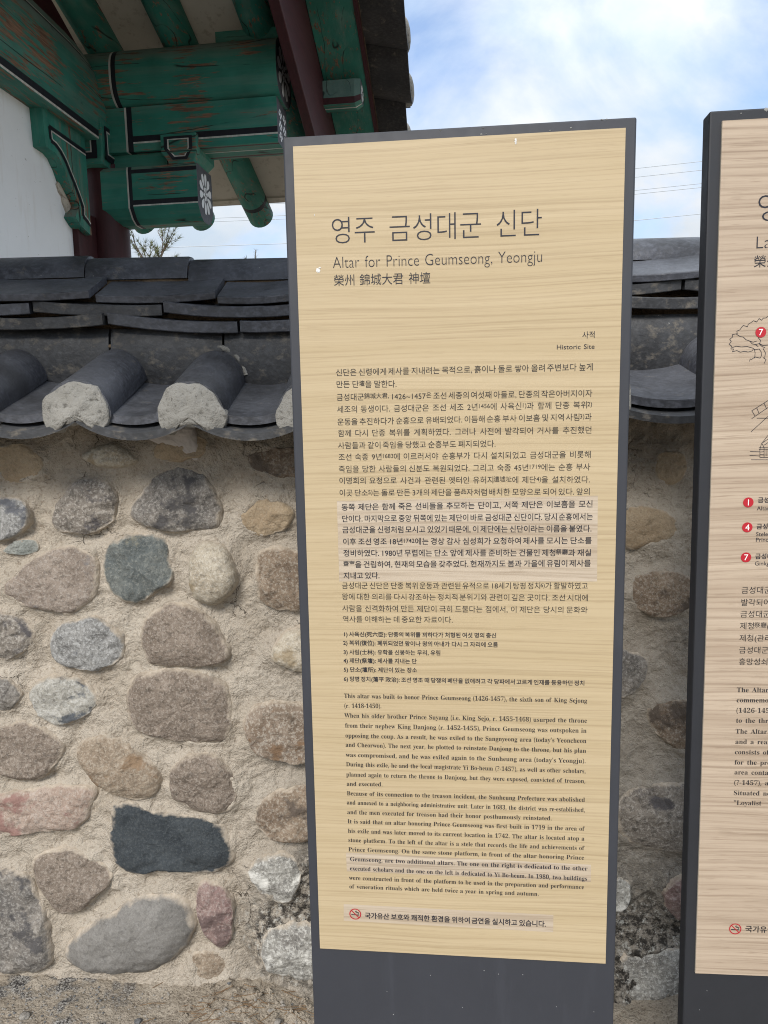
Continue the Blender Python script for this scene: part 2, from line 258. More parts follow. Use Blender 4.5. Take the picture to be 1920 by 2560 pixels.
RED_DOTS = [('7', 0.0649, -0.3026), ('1', 0.0563, -0.5589), ('4', 0.0562, -0.5978), ('7', 0.0561, -0.6451)]
SKETCH = [[(0.0803, -0.2805), (0.0745, -0.2794), (0.0718, -0.2819), (0.0675, -0.282), (0.0656, -0.2851), (0.0618, -0.2824), (0.0586, -0.2872), (0.0539, -0.2853), (0.05, -0.2881), (0.0464, -0.2902), (0.0456, -0.2937), (0.0393, -0.2917), (0.0365, -0.2951), (0.0346, -0.298), (0.0303, -0.2996), (0.0311, -0.3034), (0.0239, -0.3046), (0.0246, -0.3081), (0.0204, -0.3112), (0.0228, -0.3148), (0.0198, -0.3185), (0.0236, -0.3216), (0.0226, -0.3257), (0.0266, -0.3258), (0.025, -0.3299), (0.0313, -0.3283), (0.0363, -0.3308), (0.0421, -0.3298), (0.0479, -0.3309), (0.0536, -0.3296), (0.0555, -0.3262)], [(0.0296, -0.3039), (0.0355, -0.3079), (0.0399, -0.3087), (0.0443, -0.3129), (0.0493, -0.3148), (0.0532, -0.3191), (0.0581, -0.3204), (0.062, -0.3235)], [(0.0549, -0.3262), (0.0584, -0.328), (0.0635, -0.327), (0.0666, -0.3312), (0.0674, -0.3368), (0.0655, -0.3406), (0.0582, -0.3386), (0.0532, -0.342), (0.0511, -0.3413), (0.0504, -0.3448)], [(0.0567, -0.3277), (0.058, -0.3327), (0.0577, -0.3403)], [(0.0245, -0.3237), (0.0303, -0.3218), (0.0375, -0.3232), (0.0461, -0.3229), (0.0549, -0.3256)], [(0.0615, -0.3103), (0.0654, -0.3148), (0.0638, -0.3191), (0.0691, -0.3222), (0.0762, -0.3216), (0.0821, -0.3241)], [(0.0693, -0.3266), (0.073, -0.3332), (0.0721, -0.3399)], [(0.0575, -0.3204), (0.0632, -0.3191), (0.0677, -0.3237), (0.0721, -0.3253)], [(0.0493, -0.3148), (0.0545, -0.3168), (0.0596, -0.3152)], [(0.0698, -0.3399), (0.0742, -0.3429), (0.0716, -0.3487)], [(0.0569, -0.4186), (0.0852, -0.4003)], [(0.0568, -0.4306), (0.0856, -0.4104)], [(0.0566, -0.4505), (0.0861, -0.4224)], [(0.0634, -0.4146), (0.0672, -0.4231)], [(0.0739, -0.4077), (0.0777, -0.4162)], [(0.0646, -0.4302), (0.0864, -0.4308)], [(0.0563, -0.4186), (0.0616, -0.4271)], [(0.071, -0.4899), (0.0705, -0.4774), (0.0725, -0.469), (0.0871, -0.4488)], [(0.0693, -0.4774), (0.0883, -0.4778)], [(0.0692, -0.475), (0.0882, -0.4754)], [(0.071, -0.4899), (0.0888, -0.4902)], [(0.0765, -0.4751), (0.0771, -0.49)], [(0.0748, -0.4672), (0.0875, -0.4578)], [(0.0764, -0.4712), (0.0877, -0.4639)], [(0.0713, -0.4817), (0.0768, -0.4812)], [(0.0714, -0.4856), (0.077, -0.486)], [(0.0796, -0.4788), (0.08, -0.4879)], [(0.0825, -0.4789), (0.0829, -0.488)], [(0.0734, -0.469), (0.0765, -0.4751)], [(0.0563, -0.4804), (0.0701, -0.4813)], [(0.0559, -0.4865), (0.0703, -0.4877)], [(0.0582, -0.4932), (0.089, -0.4939)]]

# ------------------------------------------------------------------ helpers
def link(o, parent=None):
    COL.objects.link(o)
    if parent is not None:
        o.parent = parent
    return o

def empty(name, label=None, cat=None, loc=(0, 0, 0), rotz=0.0, group=None):
    o = bpy.data.objects.new(name, None)
    o.location = loc
    o.rotation_euler = (0, 0, rotz)
    o.empty_display_size = 0.1
    if label:
        o['label'] = label
    if cat:
        o['category'] = cat
    if group:
        o['group'] = group
    return link(o)

class MB:
    """Collects vertices and faces of one mesh."""
    def __init__(self):
        self.v, self.f, self.m, self.s = [], [], [], []

    def add(self, verts, faces, mi=0, smooth=False):
        b = len(self.v)
        self.v.extend([tuple(map(float, p)) for p in verts])
        for k, f in enumerate(faces):
            self.f.append(tuple(b + i for i in f))
            self.m.append(mi[k] if isinstance(mi, (list, tuple)) else mi)
            self.s.append(smooth)
        return self

    def box(self, x0, x1, y0, y1, z0, z1, mi=0):
        v = [(x0, y0, z0), (x1, y0, z0), (x1, y1, z0), (x0, y1, z0), (x0, y0, z1), (x1, y0, z1), (x1, y1, z1), (x0, y1, z1)]
        return self.add(v, [(0, 3, 2, 1), (4, 5, 6, 7), (0, 1, 5, 4), (1, 2, 6, 5), (2, 3, 7, 6), (3, 0, 4, 7)], mi)

    def loft(self, secs, mi=0, seg_m=None, edge_m=None, caps=(True, True), closed=True, smooth=False, cap_m=None):
        n = len(secs[0])
        v = [p for s in secs for p in s]
        faces, mats = [], []
        for i in range(len(secs) - 1):
            for j in range(n if closed else n - 1):
                k = (j + 1) % n
                faces.append((i * n + j, i * n + k, (i + 1) * n + k, (i + 1) * n + j))
                m = mi
                if edge_m and edge_m[j] is not None:
                    m = edge_m[j]
                if seg_m and seg_m[i] is not None:
                    m = seg_m[i]
                if callable(mi):
                    m = mi(i, j)
                mats.append(m)
        cm = cap_m if cap_m is not None else (0 if callable(mi) else mi)
        self.add(v, faces, mats, smooth)
        if caps[0]:
            self.add(secs[0], [tuple(reversed(range(n)))], cm)
        if caps[1]:
            self.add(secs[-1], [tuple(range(n))], cm)
        return self

    def tube(self, pts, radii, n=8, mi=0, caps=(True, True), smooth=True):
        pts = [Vector(p) for p in pts]
        if not isinstance(radii, (list, tuple)):
            radii = [radii] * len(pts)
        secs, up = [], None
        for i, p in enumerate(pts):
            d = (pts[min(i + 1, len(pts) - 1)] - pts[max(i - 1, 0)]).normalized()
            if up is None:
                up = d.orthogonal().normalized()
            up = (up - d * up.dot(d)).normalized()
            w = d.cross(up)
            secs.append([p + (up * math.cos(2 * math.pi * k / n) + w * math.sin(2 * math.pi * k / n)) * radii[i] for k in range(n)])
        return self.loft(secs, mi, caps=caps, smooth=smooth)

    def build(self, name, mats, parent=None, bevel=0.0, smooth=None, kind=None):
        me = bpy.data.meshes.new(name)
        me.from_pydata(self.v, [], self.f)
        for m in (mats if isinstance(mats, (list, tuple)) else [mats]):
            me.materials.append(m)
        me.polygons.foreach_set('material_index', self.m)
        me.polygons.foreach_set('use_smooth', self.s if smooth is None else [smooth] * len(self.f))
        me.update()
        bm = bmesh.new(); bm.from_mesh(me)
        bmesh.ops.recalc_face_normals(bm, faces=bm.faces)
        bm.to_mesh(me); bm.free()
        o = link(bpy.data.objects.new(name, me), parent)
        if bevel:
            md = o.modifiers.new('bevel', 'BEVEL')
            md.width = bevel; md.segments = 2; md.limit_method = 'ANGLE'; md.angle_limit = R(40)
        if kind:
            o['kind'] = kind
        return o

# ---- value noise
def _hash(i, j, k, s):
    n = (i.astype(np.int64) * 374761393 + j.astype(np.int64) * 668265263 + k.astype(np.int64) * 1274126177 + s * 974634521) & 0xffffffff
    n = ((n ^ (n >> 13)) * 1103515245) & 0xffffffff
    n = ((n ^ (n >> 16)) * 2246822519) & 0xffffffff
    return ((n ^ (n >> 15)) & 0xffff) / 65535.0

def vnoise(P, s=0):
    P = np.asarray(P, float)
    I = np.floor(P).astype(np.int64)
    f = P - I
    f = f * f * f * (f * (f * 6 - 15) + 10)
    r = 0
    for a in (0, 1):
        for b in (0, 1):
            for c in (0, 1):
                w = (f[:, 0] if a else 1 - f[:, 0]) * (f[:, 1] if b else 1 - f[:, 1]) * (f[:, 2] if c else 1 - f[:, 2])
                r = r + w * _hash(I[:, 0] + a, I[:, 1] + b, I[:, 2] + c, s)
    return r * 2 - 1

def fbm(P, o=4, s=0, g=0.5):
    P = np.asarray(P, float)
    r, a, q = 0, 1.0, 1.0
    for k in range(o):
        r = r + a * vnoise(P * q + k * 17.3, s + k)
        a *= g; q *= 2.03
    return r

# ---- materials
class NT:
    def __init__(self, name):
        self.m = bpy.data.materials.new(name)
        self.m.use_nodes = True
        self.t = self.m.node_tree
        self.b = self.t.nodes['Principled BSDF']
        self.tc = None

    def n(self, t, **k):
        x = self.t.nodes.new(t)
        for a, b in k.items():
            setattr(x, a, b)
        return x

    def l(self, a, b):
        self.t.links.new(a, b)

    def co(self, scale=(1, 1, 1), loc=(0, 0, 0), rot=(0, 0, 0)):
        if self.tc is None:
            self.tc = self.n('ShaderNodeTexCoord')
        mp = self.n('ShaderNodeMapping')
        mp.inputs['Scale'].default_value = scale
        mp.inputs['Location'].default_value = loc
        mp.inputs['Rotation'].default_value = rot
        self.l(self.tc.outputs['Object'], mp.inputs[0])
        return mp.outputs[0]

    def noise(self, vec, scale, detail=4, rough=0.55, dist=0.0):
        x = self.n('ShaderNodeTexNoise')
        x.inputs['Scale'].default_value = scale
        x.inputs['Detail'].default_value = detail
        x.inputs['Roughness'].default_value = rough
        x.inputs['Distortion'].default_value = dist
        self.l(vec, x.inputs['Vector'])
        return x.outputs['Fac']

    def ramp(self, fac, stops, interp='LINEAR'):
        x = self.n('ShaderNodeValToRGB')
        cr_ = x.color_ramp
        cr_.interpolation = interp
        while len(cr_.elements) < len(stops):
            cr_.elements.new(0.5)
        for e, (p, c) in zip(cr_.elements, stops):
            e.position = p
            e.color = tuple(c) + (1,) if isinstance(c, (tuple, list)) else (c, c, c, 1)
        self.l(fac, x.inputs[0])
        return x.outputs[0]

    def mix(self, fac, a, b, blend='MIX'):
        x = self.n('ShaderNodeMix', data_type='RGBA', blend_type=blend)
        for val, i in ((fac, 0), (a, 6), (b, 7)):
            if isinstance(val, (int, float)):
                x.inputs[i].default_value = val if i == 0 else (val, val, val, 1)
            elif isinstance(val, (tuple, list)):
                x.inputs[i].default_value = tuple(val) + (1,)
            else:
                self.l(val, x.inputs[i])
        return x.outputs[2]

    def math(self, op, a, b=0.0, clamp=False):
        x = self.n('ShaderNodeMath', operation=op, use_clamp=clamp)
        for val, i in ((a, 0), (b, 1)):
            if isinstance(val, (int, float)):
                x.inputs[i].default_value = val
            else:
                self.l(val, x.inputs[i])
        return x.outputs[0]

    def attr(self, name):
        x = self.n('ShaderNodeAttribute')
        x.attribute_name = name
        return x.outputs['Fac']

    def bump(self, h, strength=0.5, dist=0.01):
        x = self.n('ShaderNodeBump')
        x.inputs['Strength'].default_value = strength
        x.inputs['Distance'].default_value = dist
        self.l(h, x.inputs['Height'])
        self.l(x.outputs[0], self.b.inputs['Normal'])
        return x

    def col(self, c):
        if isinstance(c, (tuple, list)):
            self.b.inputs['Base Color'].default_value = tuple(c) + (1,)
        else:
            self.l(c, self.b.inputs['Base Color'])
        return self

    def rough(self, r):
        if isinstance(r, (int, float)):
            self.b.inputs['Roughness'].default_value = r
        else:
            self.l(r, self.b.inputs['Roughness'])
        return self

    def spec(self, v):
        self.b.inputs['Specular IOR Level'].default_value = v
        return self

def plain(name, c, r=0.6, spec=0.4):
    return NT(name).col(c).rough(r).spec(spec).m

def m_wood_panel(name, base, dark, light, lines, contrast):
    t = NT(name)
    warp = t.noise(t.co((1.6, 1, 5.0)), 1.0, 2, 0.5)
    c = t.n('ShaderNodeCombineXYZ')
    t.l(t.math('MULTIPLY', warp, 0.03), c.inputs[2])
    v = t.n('ShaderNodeVectorMath', operation='ADD')
    t.l(t.co(), v.inputs[0]); t.l(c.outputs[0], v.inputs[1])
    def mp(s):
        q = t.n('ShaderNodeMapping'); q.inputs['Scale'].default_value = s
        t.l(v.outputs[0], q.inputs[0]); return q.outputs[0]
    fine = t.noise(mp((1.7, 1, lines)), 1.0, 6, 0.66)
    band = t.noise(mp((0.9, 1, lines * 0.16)), 1.0, 3, 0.5)
    short = t.noise(mp((16, 1, lines * 2.4)), 1.0, 3, 0.6)
    col = t.mix(t.ramp(band, [(0.34, 0), (0.66, 1)]), base, light)
    f1 = t.ramp(fine, [(0.36, 1.0), (0.50, 0.18), (0.62, 0.0)])
    col = t.mix(t.math('MULTIPLY', f1, contrast), col, dark)
    f2 = t.ramp(short, [(0.32, 1.0), (0.42, 0.0)])
    col = t.mix(t.math('MULTIPLY', f2, contrast * 0.6), col, dark)
    t.col(col).rough(0.5).spec(0.3)
    t.bump(fine, 0.12, 0.001)
    return t.m

def m_green(name, axis, base=(0.034, 0.19, 0.145), flake=1.0):
    """weathered green paint flaking along the grain"""
    t = NT(name)
    s = {'x': (1, 12, 12), 'y': (12, 1, 12), 'z': (12, 12, 1)}[axis]
    g = t.noise(t.co(tuple(6.5 * k for k in s)), 1.0, 6, 0.68, 0.1)
    big = t.noise(t.co((4.6, 4.6, 4.6), (3.1, 1.7, 0.4)), 1.0, 4, 0.55)
    f = t.math('ADD', g, t.math('MULTIPLY', t.math('SUBTRACT', big, 0.5), 0.55))
    flk = t.ramp(f, [(0.64 - 0.1 * (flake - 0.5), 0), (0.67 - 0.1 * (flake - 0.5), 1)])
    tint = t.noise(t.co((3, 3, 3)), 2.0, 3)
    pc = t.mix(t.ramp(tint, [(0.3, 0), (0.7, 1)]), tuple(0.72 * k for k in base), tuple(1.22 * k for k in base))
    dust = t.ramp(t.noise(t.co(tuple(2.0 * k for k in s), (7, 2, 5)), 1.0, 5, 0.6), [(0.45, 0), (0.72, 0.5)])
    pc = t.mix(dust, pc, (0.16, 0.24, 0.20))
    wood = t.mix(t.ramp(t.noise(t.co(tuple(14 * k for k in s)), 1.0, 3), [(0.3, 0), (0.7, 1)]), (0.10, 0.058, 0.04), (0.30, 0.175, 0.115))
    crack = t.ramp(t.noise(t.co(tuple(0.9 * k for k in s), (0.3, 4, 2)), 1.0, 1, 0.3, 0.0), [(0.491, 0), (0.497, 1), (0.503, 1), (0.509, 0)])
    crack = t.math('MULTIPLY', crack, t.ramp(big, [(0.46, 0), (0.52, 1)]))
    geo = t.n('ShaderNodeNewGeometry')
    sz = t.n('ShaderNodeSeparateXYZ'); t.l(geo.outputs['Normal'], sz.inputs[0])
    top = t.math('ADD', sz.outputs['Z'], t.math('MULTIPLY', t.math('SUBTRACT', tint, 0.5), 0.5))
    pc = t.mix(t.ramp(top, [(0.12, 0), (0.5, 0.75)]), pc, (0.17, 0.19, 0.16))     # dust settled on upward faces
    c = t.mix(flk, pc, wood)
    c = t.mix(t.math('MULTIPLY', crack, 0.9), c, (0.008, 0.01, 0.01))
    t.col(c).rough(0.62).spec(0.3)
    t.bump(t.math('SUBTRACT', g, t.math('ADD', t.math('MULTIPLY', flk, 0.35), crack)), 0.35, 0.006)
    return t.m

def m_stone(name, c1, c2, c3, speck=170.0, contrast=0.6, stain=None, stain_pos=0.6, seed=0.0, blotch=14.0, bump=0.5):
    t = NT(name)
    contrast *= 0.78
    vec = t.co((1, 1, 1), (seed, seed * 0.7, seed * 1.3))
    med = t.noise(vec, blotch, 5, 0.6)
    c = t.mix(t.ramp(med, [(0.34, 0), (0.66, 1)]), c1, c2)
    sp1 = t.noise(vec, speck, 3, 0.7)
    c = t.mix(t.math('MULTIPLY', t.ramp(sp1, [(0.50, 0), (0.58, 1)]), contrast), c, c3)
    sp2 = t.noise(t.co((1, 1, 1), (seed + 5, 2, 1)), speck * 0.55, 3, 0.7)
    c = t.mix(t.math('MULTIPLY', t.ramp(sp2, [(0.39, 1), (0.455, 0)]), contrast * 0.8), c, tuple(0.22 * k for k in c1))
    fine = t.noise(t.co((1, 1, 1), (seed + 2, 6, 1)), speck * 2.2, 2, 0.6)
    c = t.mix(t.math('MULTIPLY', t.ramp(fine, [(0.35, 1), (0.5, 0)]), 0.25), c, tuple(0.35 * k for k in c1))
    if stain:
        s = t.noise(t.co((1, 1, 1), (seed + 9, 4, 3)), 11.0, 6, 0.65)
        c = t.mix(t.ramp(s, [(stain_pos - 0.03, 0), (stain_pos + 0.04, 0.9)]), c, stain)
    # mortar smeared over the rim of the stone
    e = t.math('ADD', t.attr('rim'), t.math('MULTIPLY', t.math('SUBTRACT', t.noise(vec, 26.0, 5, 0.65), 0.5), 0.34))
    mo = t.mix(t.ramp(t.noise(vec, 120.0, 3), [(0.3, 0), (0.7, 1)]), (0.40, 0.338, 0.262), (0.52, 0.455, 0.375))
    c = t.mix(t.ramp(e, [(0.90, 0), (1.02, 0.95)]), c, mo)
    t.col(c).rough(0.88).spec(0.25)
    hh = t.math('ADD', t.math('MULTIPLY', sp1, 0.45), t.math('MULTIPLY', t.noise(vec, 48.0, 6, 0.65), 1.0))
    t.bump(hh, bump, 0.012)
    return t.m

def m_mortar(name):
    t = NT(name)
    v = t.co()
    a = t.noise(v, 5.0, 5, 0.6)
    c = t.mix(t.ramp(a, [(0.3, 0), (0.7, 1)]), (0.39, 0.335, 0.268), (0.525, 0.47, 0.395))
    b = t.noise(v, 95.0, 5, 0.7)
    c = t.mix(t.math('MULTIPLY', t.ramp(b, [(0.34, 1), (0.47, 0)]), 0.5), c, (0.17, 0.125, 0.085))
    g = t.noise(t.co((1, 1, 1), (3, 1, 2)), 160.0, 2, 0.6)
    c = t.mix(t.math('MULTIPLY', t.ramp(g, [(0.62, 0), (0.70, 1)]), 0.55), c, (0.60, 0.54, 0.44))
    # eave shade painted into the upper strip and grey mould, both kept as attributes of the wall
    dn = t.noise(v, 18.0, 6, 0.7)
    d = t.math('MULTIPLY', t.attr('eave_shade'), t.ramp(dn, [(0.3, 0.25), (0.62, 1)]))
    c = t.mix(d, c, (0.135, 0.092, 0.055))
    gr = t.math('MULTIPLY', t.attr('grey'), 0.75)
    c = t.mix(gr, c, (0.25, 0.23, 0.20))
    mn = t.ramp(t.noise(v, 55.0, 6, 0.75), [(0.42, 0), (0.56, 1)])
    c = t.mix(t.math('MULTIPLY', t.math('MULTIPLY', t.attr('mould'), mn), 0.93), c, (0.022, 0.02, 0.018))
    wn_ = t.ramp(t.noise(t.co((1, 1, 1), (8, 8, 8)), 60.0, 6, 0.75), [(0.54, 0), (0.62, 1)])
    c = t.mix(t.math('MULTIPLY', t.math('MULTIPLY', t.attr('mould'), wn_), 0.8), c, (0.5, 0.49, 0.45))
    t.col(c).rough(0.95).spec(0.15)
    # shrinkage cracks and crumbs
    wv = t.n('ShaderNodeVectorMath', operation='ADD')
    nz = t.n('ShaderNodeTexNoise'); nz.inputs['Scale'].default_value = 26.0; nz.inputs['Detail'].default_value = 4
    t.l(v, nz.inputs['Vector'])
    ns = t.n('ShaderNodeVectorMath', operation='SCALE'); ns.inputs['Scale'].default_value = 0.07
    t.l(nz.outputs['Color'], ns.inputs[0]); t.l(v, wv.inputs[0]); t.l(ns.outputs[0], wv.inputs[1])
    vo = t.n('ShaderNodeTexVoronoi', feature='DISTANCE_TO_EDGE'); vo.inputs['Scale'].default_value = 12.0
    t.l(wv.outputs[0], vo.inputs['Vector'])
    ck = t.math('MULTIPLY', t.ramp(vo.outputs['Distance'], [(0.0, 1), (0.016, 0)]), t.ramp(t.noise(t.co((1, 1, 1), (4, 4, 4)), 7.0, 3), [(0.61, 0), (0.67, 1)]))
    c = t.mix(t.math('MULTIPLY', ck, 0.75), c, (0.09, 0.065, 0.045))
    t.col(c)
    h = t.math('ADD', t.math('MULTIPLY', b, 0.8), t.math('ADD', t.math('MULTIPLY', t.noise(v, 34.0, 6, 0.66), 1.4), t.math('MULTIPLY', g, 0.4)))
    t.bump(t.math('SUBTRACT', h, ck), 0.85, 0.013)
    return t.m

def m_tile(name, c1=(0.019, 0.020, 0.025), c2=(0.054, 0.057, 0.069), stain=0.62, rough=0.38):
    t = NT(name)
    v = t.co()
    a = t.noise(v, 9.0, 5, 0.6)
    c = t.mix(t.ramp(a, [(0.3, 0), (0.7, 1)]), c1, c2)
    f = t.noise(t.co((1, 2.2, 1.2)), 70.0, 4, 0.65)
    c = t.mix(t.math('MULTIPLY', t.ramp(f, [(0.45, 0), (0.7, 1)]), 0.55), c, tuple(2.1 * k for k in c2))
    geo = t.n('ShaderNodeNewGeometry')
    sz = t.n('ShaderNodeSeparateXYZ'); t.l(geo.outputs['Normal'], sz.inputs[0])
    dz_ = t.math('ADD', sz.outputs['Z'], t.math('MULTIPLY', t.math('SUBTRACT', a, 0.5), 1.1))
    c = t.mix(t.ramp(dz_, [(0.35, 0), (0.95, 0.22)]), c, (0.17, 0.175, 0.185))    # paler grey mixed in on the upper faces
    s = t.noise(t.co((1, 1, 1.4), (4, 2, 7)), 22.0, 7, 0.7)
    c = t.mix(t.ramp(s, [(stain, 0), (stain + 0.12, 0.6)]), c, (0.19, 0.165, 0.13))
    d = t.noise(t.co((1, 1, 1), (1, 9, 3)), 150.0, 2, 0.5)
    c = t.mix(t.ramp(d, [(0.76, 0), (0.78, 0.7)]), c, (0.42, 0.41, 0.38))
    bd = t.ramp(t.noise(t.co((1, 1, 1), (9, 9, 1)), 6.0, 4, 0.6), [(0.48, 0), (0.7, 0.7)])
    c = t.mix(bd, c, (0.022, 0.022, 0.023))
    t.col(c).spec(0.5)
    t.rough(t.ramp(s, [(0.3, rough - 0.06), (0.7, rough + 0.25)]))
    t.bump(t.math('ADD', f, t.math('MULTIPLY', s, 0.8)), 0.22, 0.006)
    return t.m

def m_plaster(name, c1, c2, scale=60.0, bump=0.4, spot=None):
    t = NT(name)
    v = t.co()
    a = t.noise(v, 4.0, 5, 0.6)
    c = t.mix(t.ramp(a, [(0.3, 0), (0.7, 1)]), c1, c2)
    b = t.noise(v, scale, 5, 0.7)
    if spot:
        c = t.mix(t.math('MULTIPLY', t.ramp(b, [(0.33, 1), (0.45, 0)]), 0.7), c, spot)
    t.col(c).rough(0.9).spec(0.2)
    t.bump(b, bump, 0.006)
    return t.m

def m_paint(name, c, grain=(6, 6, 1.2), wear=None):
    t = NT(name)
    g = t.noise(t.co(grain), 8.0, 5, 0.65)
    k = t.mix(t.ramp(g, [(0.3, 0), (0.7, 1)]), tuple(0.7 * q for q in c), tuple(1.25 * q for q in c))
    s = t.noise(t.co((1, 1, 1), (2, 5, 1)), 70.0, 3, 0.6)
    k = t.mix(t.ramp(s, [(0.70, 0), (0.75, 0.5)]), k, wear or tuple(2.5 * q for q in c))
    t.col(k).rough(0.55).spec(0.35)
    t.bump(g, 0.2, 0.004)
    return t.m

def m_frame(name, c):
    t = NT(name)
    v = t.co()
    a = t.noise(v, 3.0, 3)
    k = t.mix(t.ramp(a, [(0.3, 0), (0.7, 1)]), tuple(0.93 * q for q in c), tuple(1.07 * q for q in c))
    st = t.noise(t.co((1, 1, 0.12)), 26.0, 4, 0.6)
    k = t.mix(t.ramp(st, [(0.55, 0), (0.8, 0.3)]), k, tuple(1.9 * q for q in c))
    t.col(k).spec(0.35)
    t.rough(t.ramp(t.noise(v, 40.0, 4), [(0.3, 0.44), (0.7, 0.56)]))
    return t.m

MAT = {}
MAT['panel_oak'] = m_wood_panel('oak_print', (0.43, 0.338, 0.206), (0.295, 0.22, 0.125), (0.47, 0.375, 0.238), 230, 0.62)
MAT['panel_ash'] = m_wood_panel('ash_print', (0.375, 0.293, 0.217), (0.195, 0.137, 0.092), (0.475, 0.385, 0.293), 150, 0.75)
MAT['panel_edge'] = plain('panel_edge', (0.60, 0.52, 0.40), 0.5)
MAT['sticker'] = m_wood_panel('sticker_print', (0.43, 0.35, 0.26), (0.27, 0.205, 0.142), (0.50, 0.425, 0.335), 130, 0.8)
MAT['frame'] = m_frame('grey_steel', (0.037, 0.0395, 0.048))
MAT['frame_dark'] = m_frame('charcoal_steel', (0.021, 0.0225, 0.027))
MAT['ink'] = plain('dark_ink', (0.016, 0.017, 0.026), 0.5, 0.3)
MAT['ink_soft'] = plain('faded_ink', (0.026, 0.024, 0.025), 0.5, 0.3)
MAT['red'] = plain('sign_red', (0.38, 0.012, 0.022), 0.45, 0.4)
MAT['white_ink'] = plain('white_ink', (0.8, 0.78, 0.75), 0.5, 0.3)
MAT['dropping'] = m_plaster('dry_white_dropping', (0.78, 0.78, 0.76), (0.6, 0.6, 0.58), 300.0)
MAT['speck'] = plain('pale_speck', (0.26, 0.26, 0.25), 0.8)
MAT['mortar'] = m_mortar('earth_mortar')
MAT['tile'] = m_tile('dark_clay_tile')
MAT['tile_old'] = m_tile('stained_clay_tile', (0.013, 0.0135, 0.015), (0.033, 0.034, 0.037), 0.53, 0.46)
MAT['tile_brown'] = m_tile('brownish_clay_tile', (0.017, 0.016, 0.017), (0.040, 0.037, 0.036), 0.58, 0.6)
MAT['lime'] = m_plaster('lime_plaster_cap', (0.20, 0.192, 0.172), (0.36, 0.348, 0.32), 75.0, 1.2, (0.06, 0.055, 0.045))
MAT['mud'] = m_plaster('ridge_mud', (0.12, 0.085, 0.055), (0.20, 0.145, 0.095), 70.0, 0.9, (0.07, 0.05, 0.03))
MAT['smear'] = m_plaster('spilled_plaster', (0.40, 0.36, 0.33), (0.52, 0.48, 0.45), 60.0, 0.5)
def m_whitewash():
    t = NT('whitewashed_plaster')
    v = t.co()
    c = t.mix(t.ramp(t.noise(v, 3.5, 5, 0.6), [(0.3, 0), (0.7, 1)]), (0.80, 0.81, 0.82), (0.86, 0.87, 0.88))
    st = t.noise(t.co((1, 7, 1.1)), 3.0, 5, 0.6)
    c = t.mix(t.math('MULTIPLY', t.ramp(st, [(0.56, 0), (0.76, 1)]), 0.3), c, (0.55, 0.49, 0.41))
    d = t.noise(v, 60.0, 3, 0.6)
    c = t.mix(t.ramp(d, [(0.70, 0), (0.74, 0.6)]), c, (0.3, 0.28, 0.26))
    t.col(c).rough(0.92).spec(0.2)
    t.bump(t.math('ADD', t.noise(v, 14.0, 5, 0.6), t.math('MULTIPLY', d, 0.3)), 0.3, 0.006)
    return t.m
MAT['whitewash'] = m_whitewash()
MAT['rawplaster'] = m_plaster('broken_plaster', (0.42, 0.37, 0.30), (0.55, 0.50, 0.42), 60.0, 0.8, (0.2, 0.16, 0.12))
MAT['ceiling'] = m_plaster('eave_plaster', (0.50, 0.45, 0.38), (0.60, 0.55, 0.47), 25.0, 0.2, (0.36, 0.31, 0.25))
MAT['green_x'] = m_green('green_paint_along', 'x')
MAT['green_y'] = m_green('green_paint_across', 'y')
MAT['green_y_worn'] = m_green('green_paint_worn', 'y', (0.042, 0.20, 0.158), 1.5)
MAT['green_x_worn'] = m_green('green_paint_peeling', 'x', (0.031, 0.185, 0.14), 1.2)
MAT['green_z'] = m_green('green_paint_upright', 'z')
MAT['green_grey'] = m_green('faded_green_paint', 'y', (0.10, 0.175, 0.15), 0.5)
MAT['black'] = m_paint('black_line_paint', (0.011, 0.012, 0.018))
MAT['white'] = m_paint('white_line_paint', (0.52, 0.52, 0.48))
MAT['maroon'] = m_paint('maroon_paint', (0.042, 0.009, 0.011))
MAT['maroon_x'] = m_paint('maroon_board_paint', (0.044, 0.008, 0.011), (6, 1.2, 6))
MAT['endgrey'] = m_paint('beam_end_paint', (0.085, 0.09, 0.105), (6, 6, 6))
MAT['petal'] = plain('petal_paint', (0.72, 0.74, 0.76), 0.7)

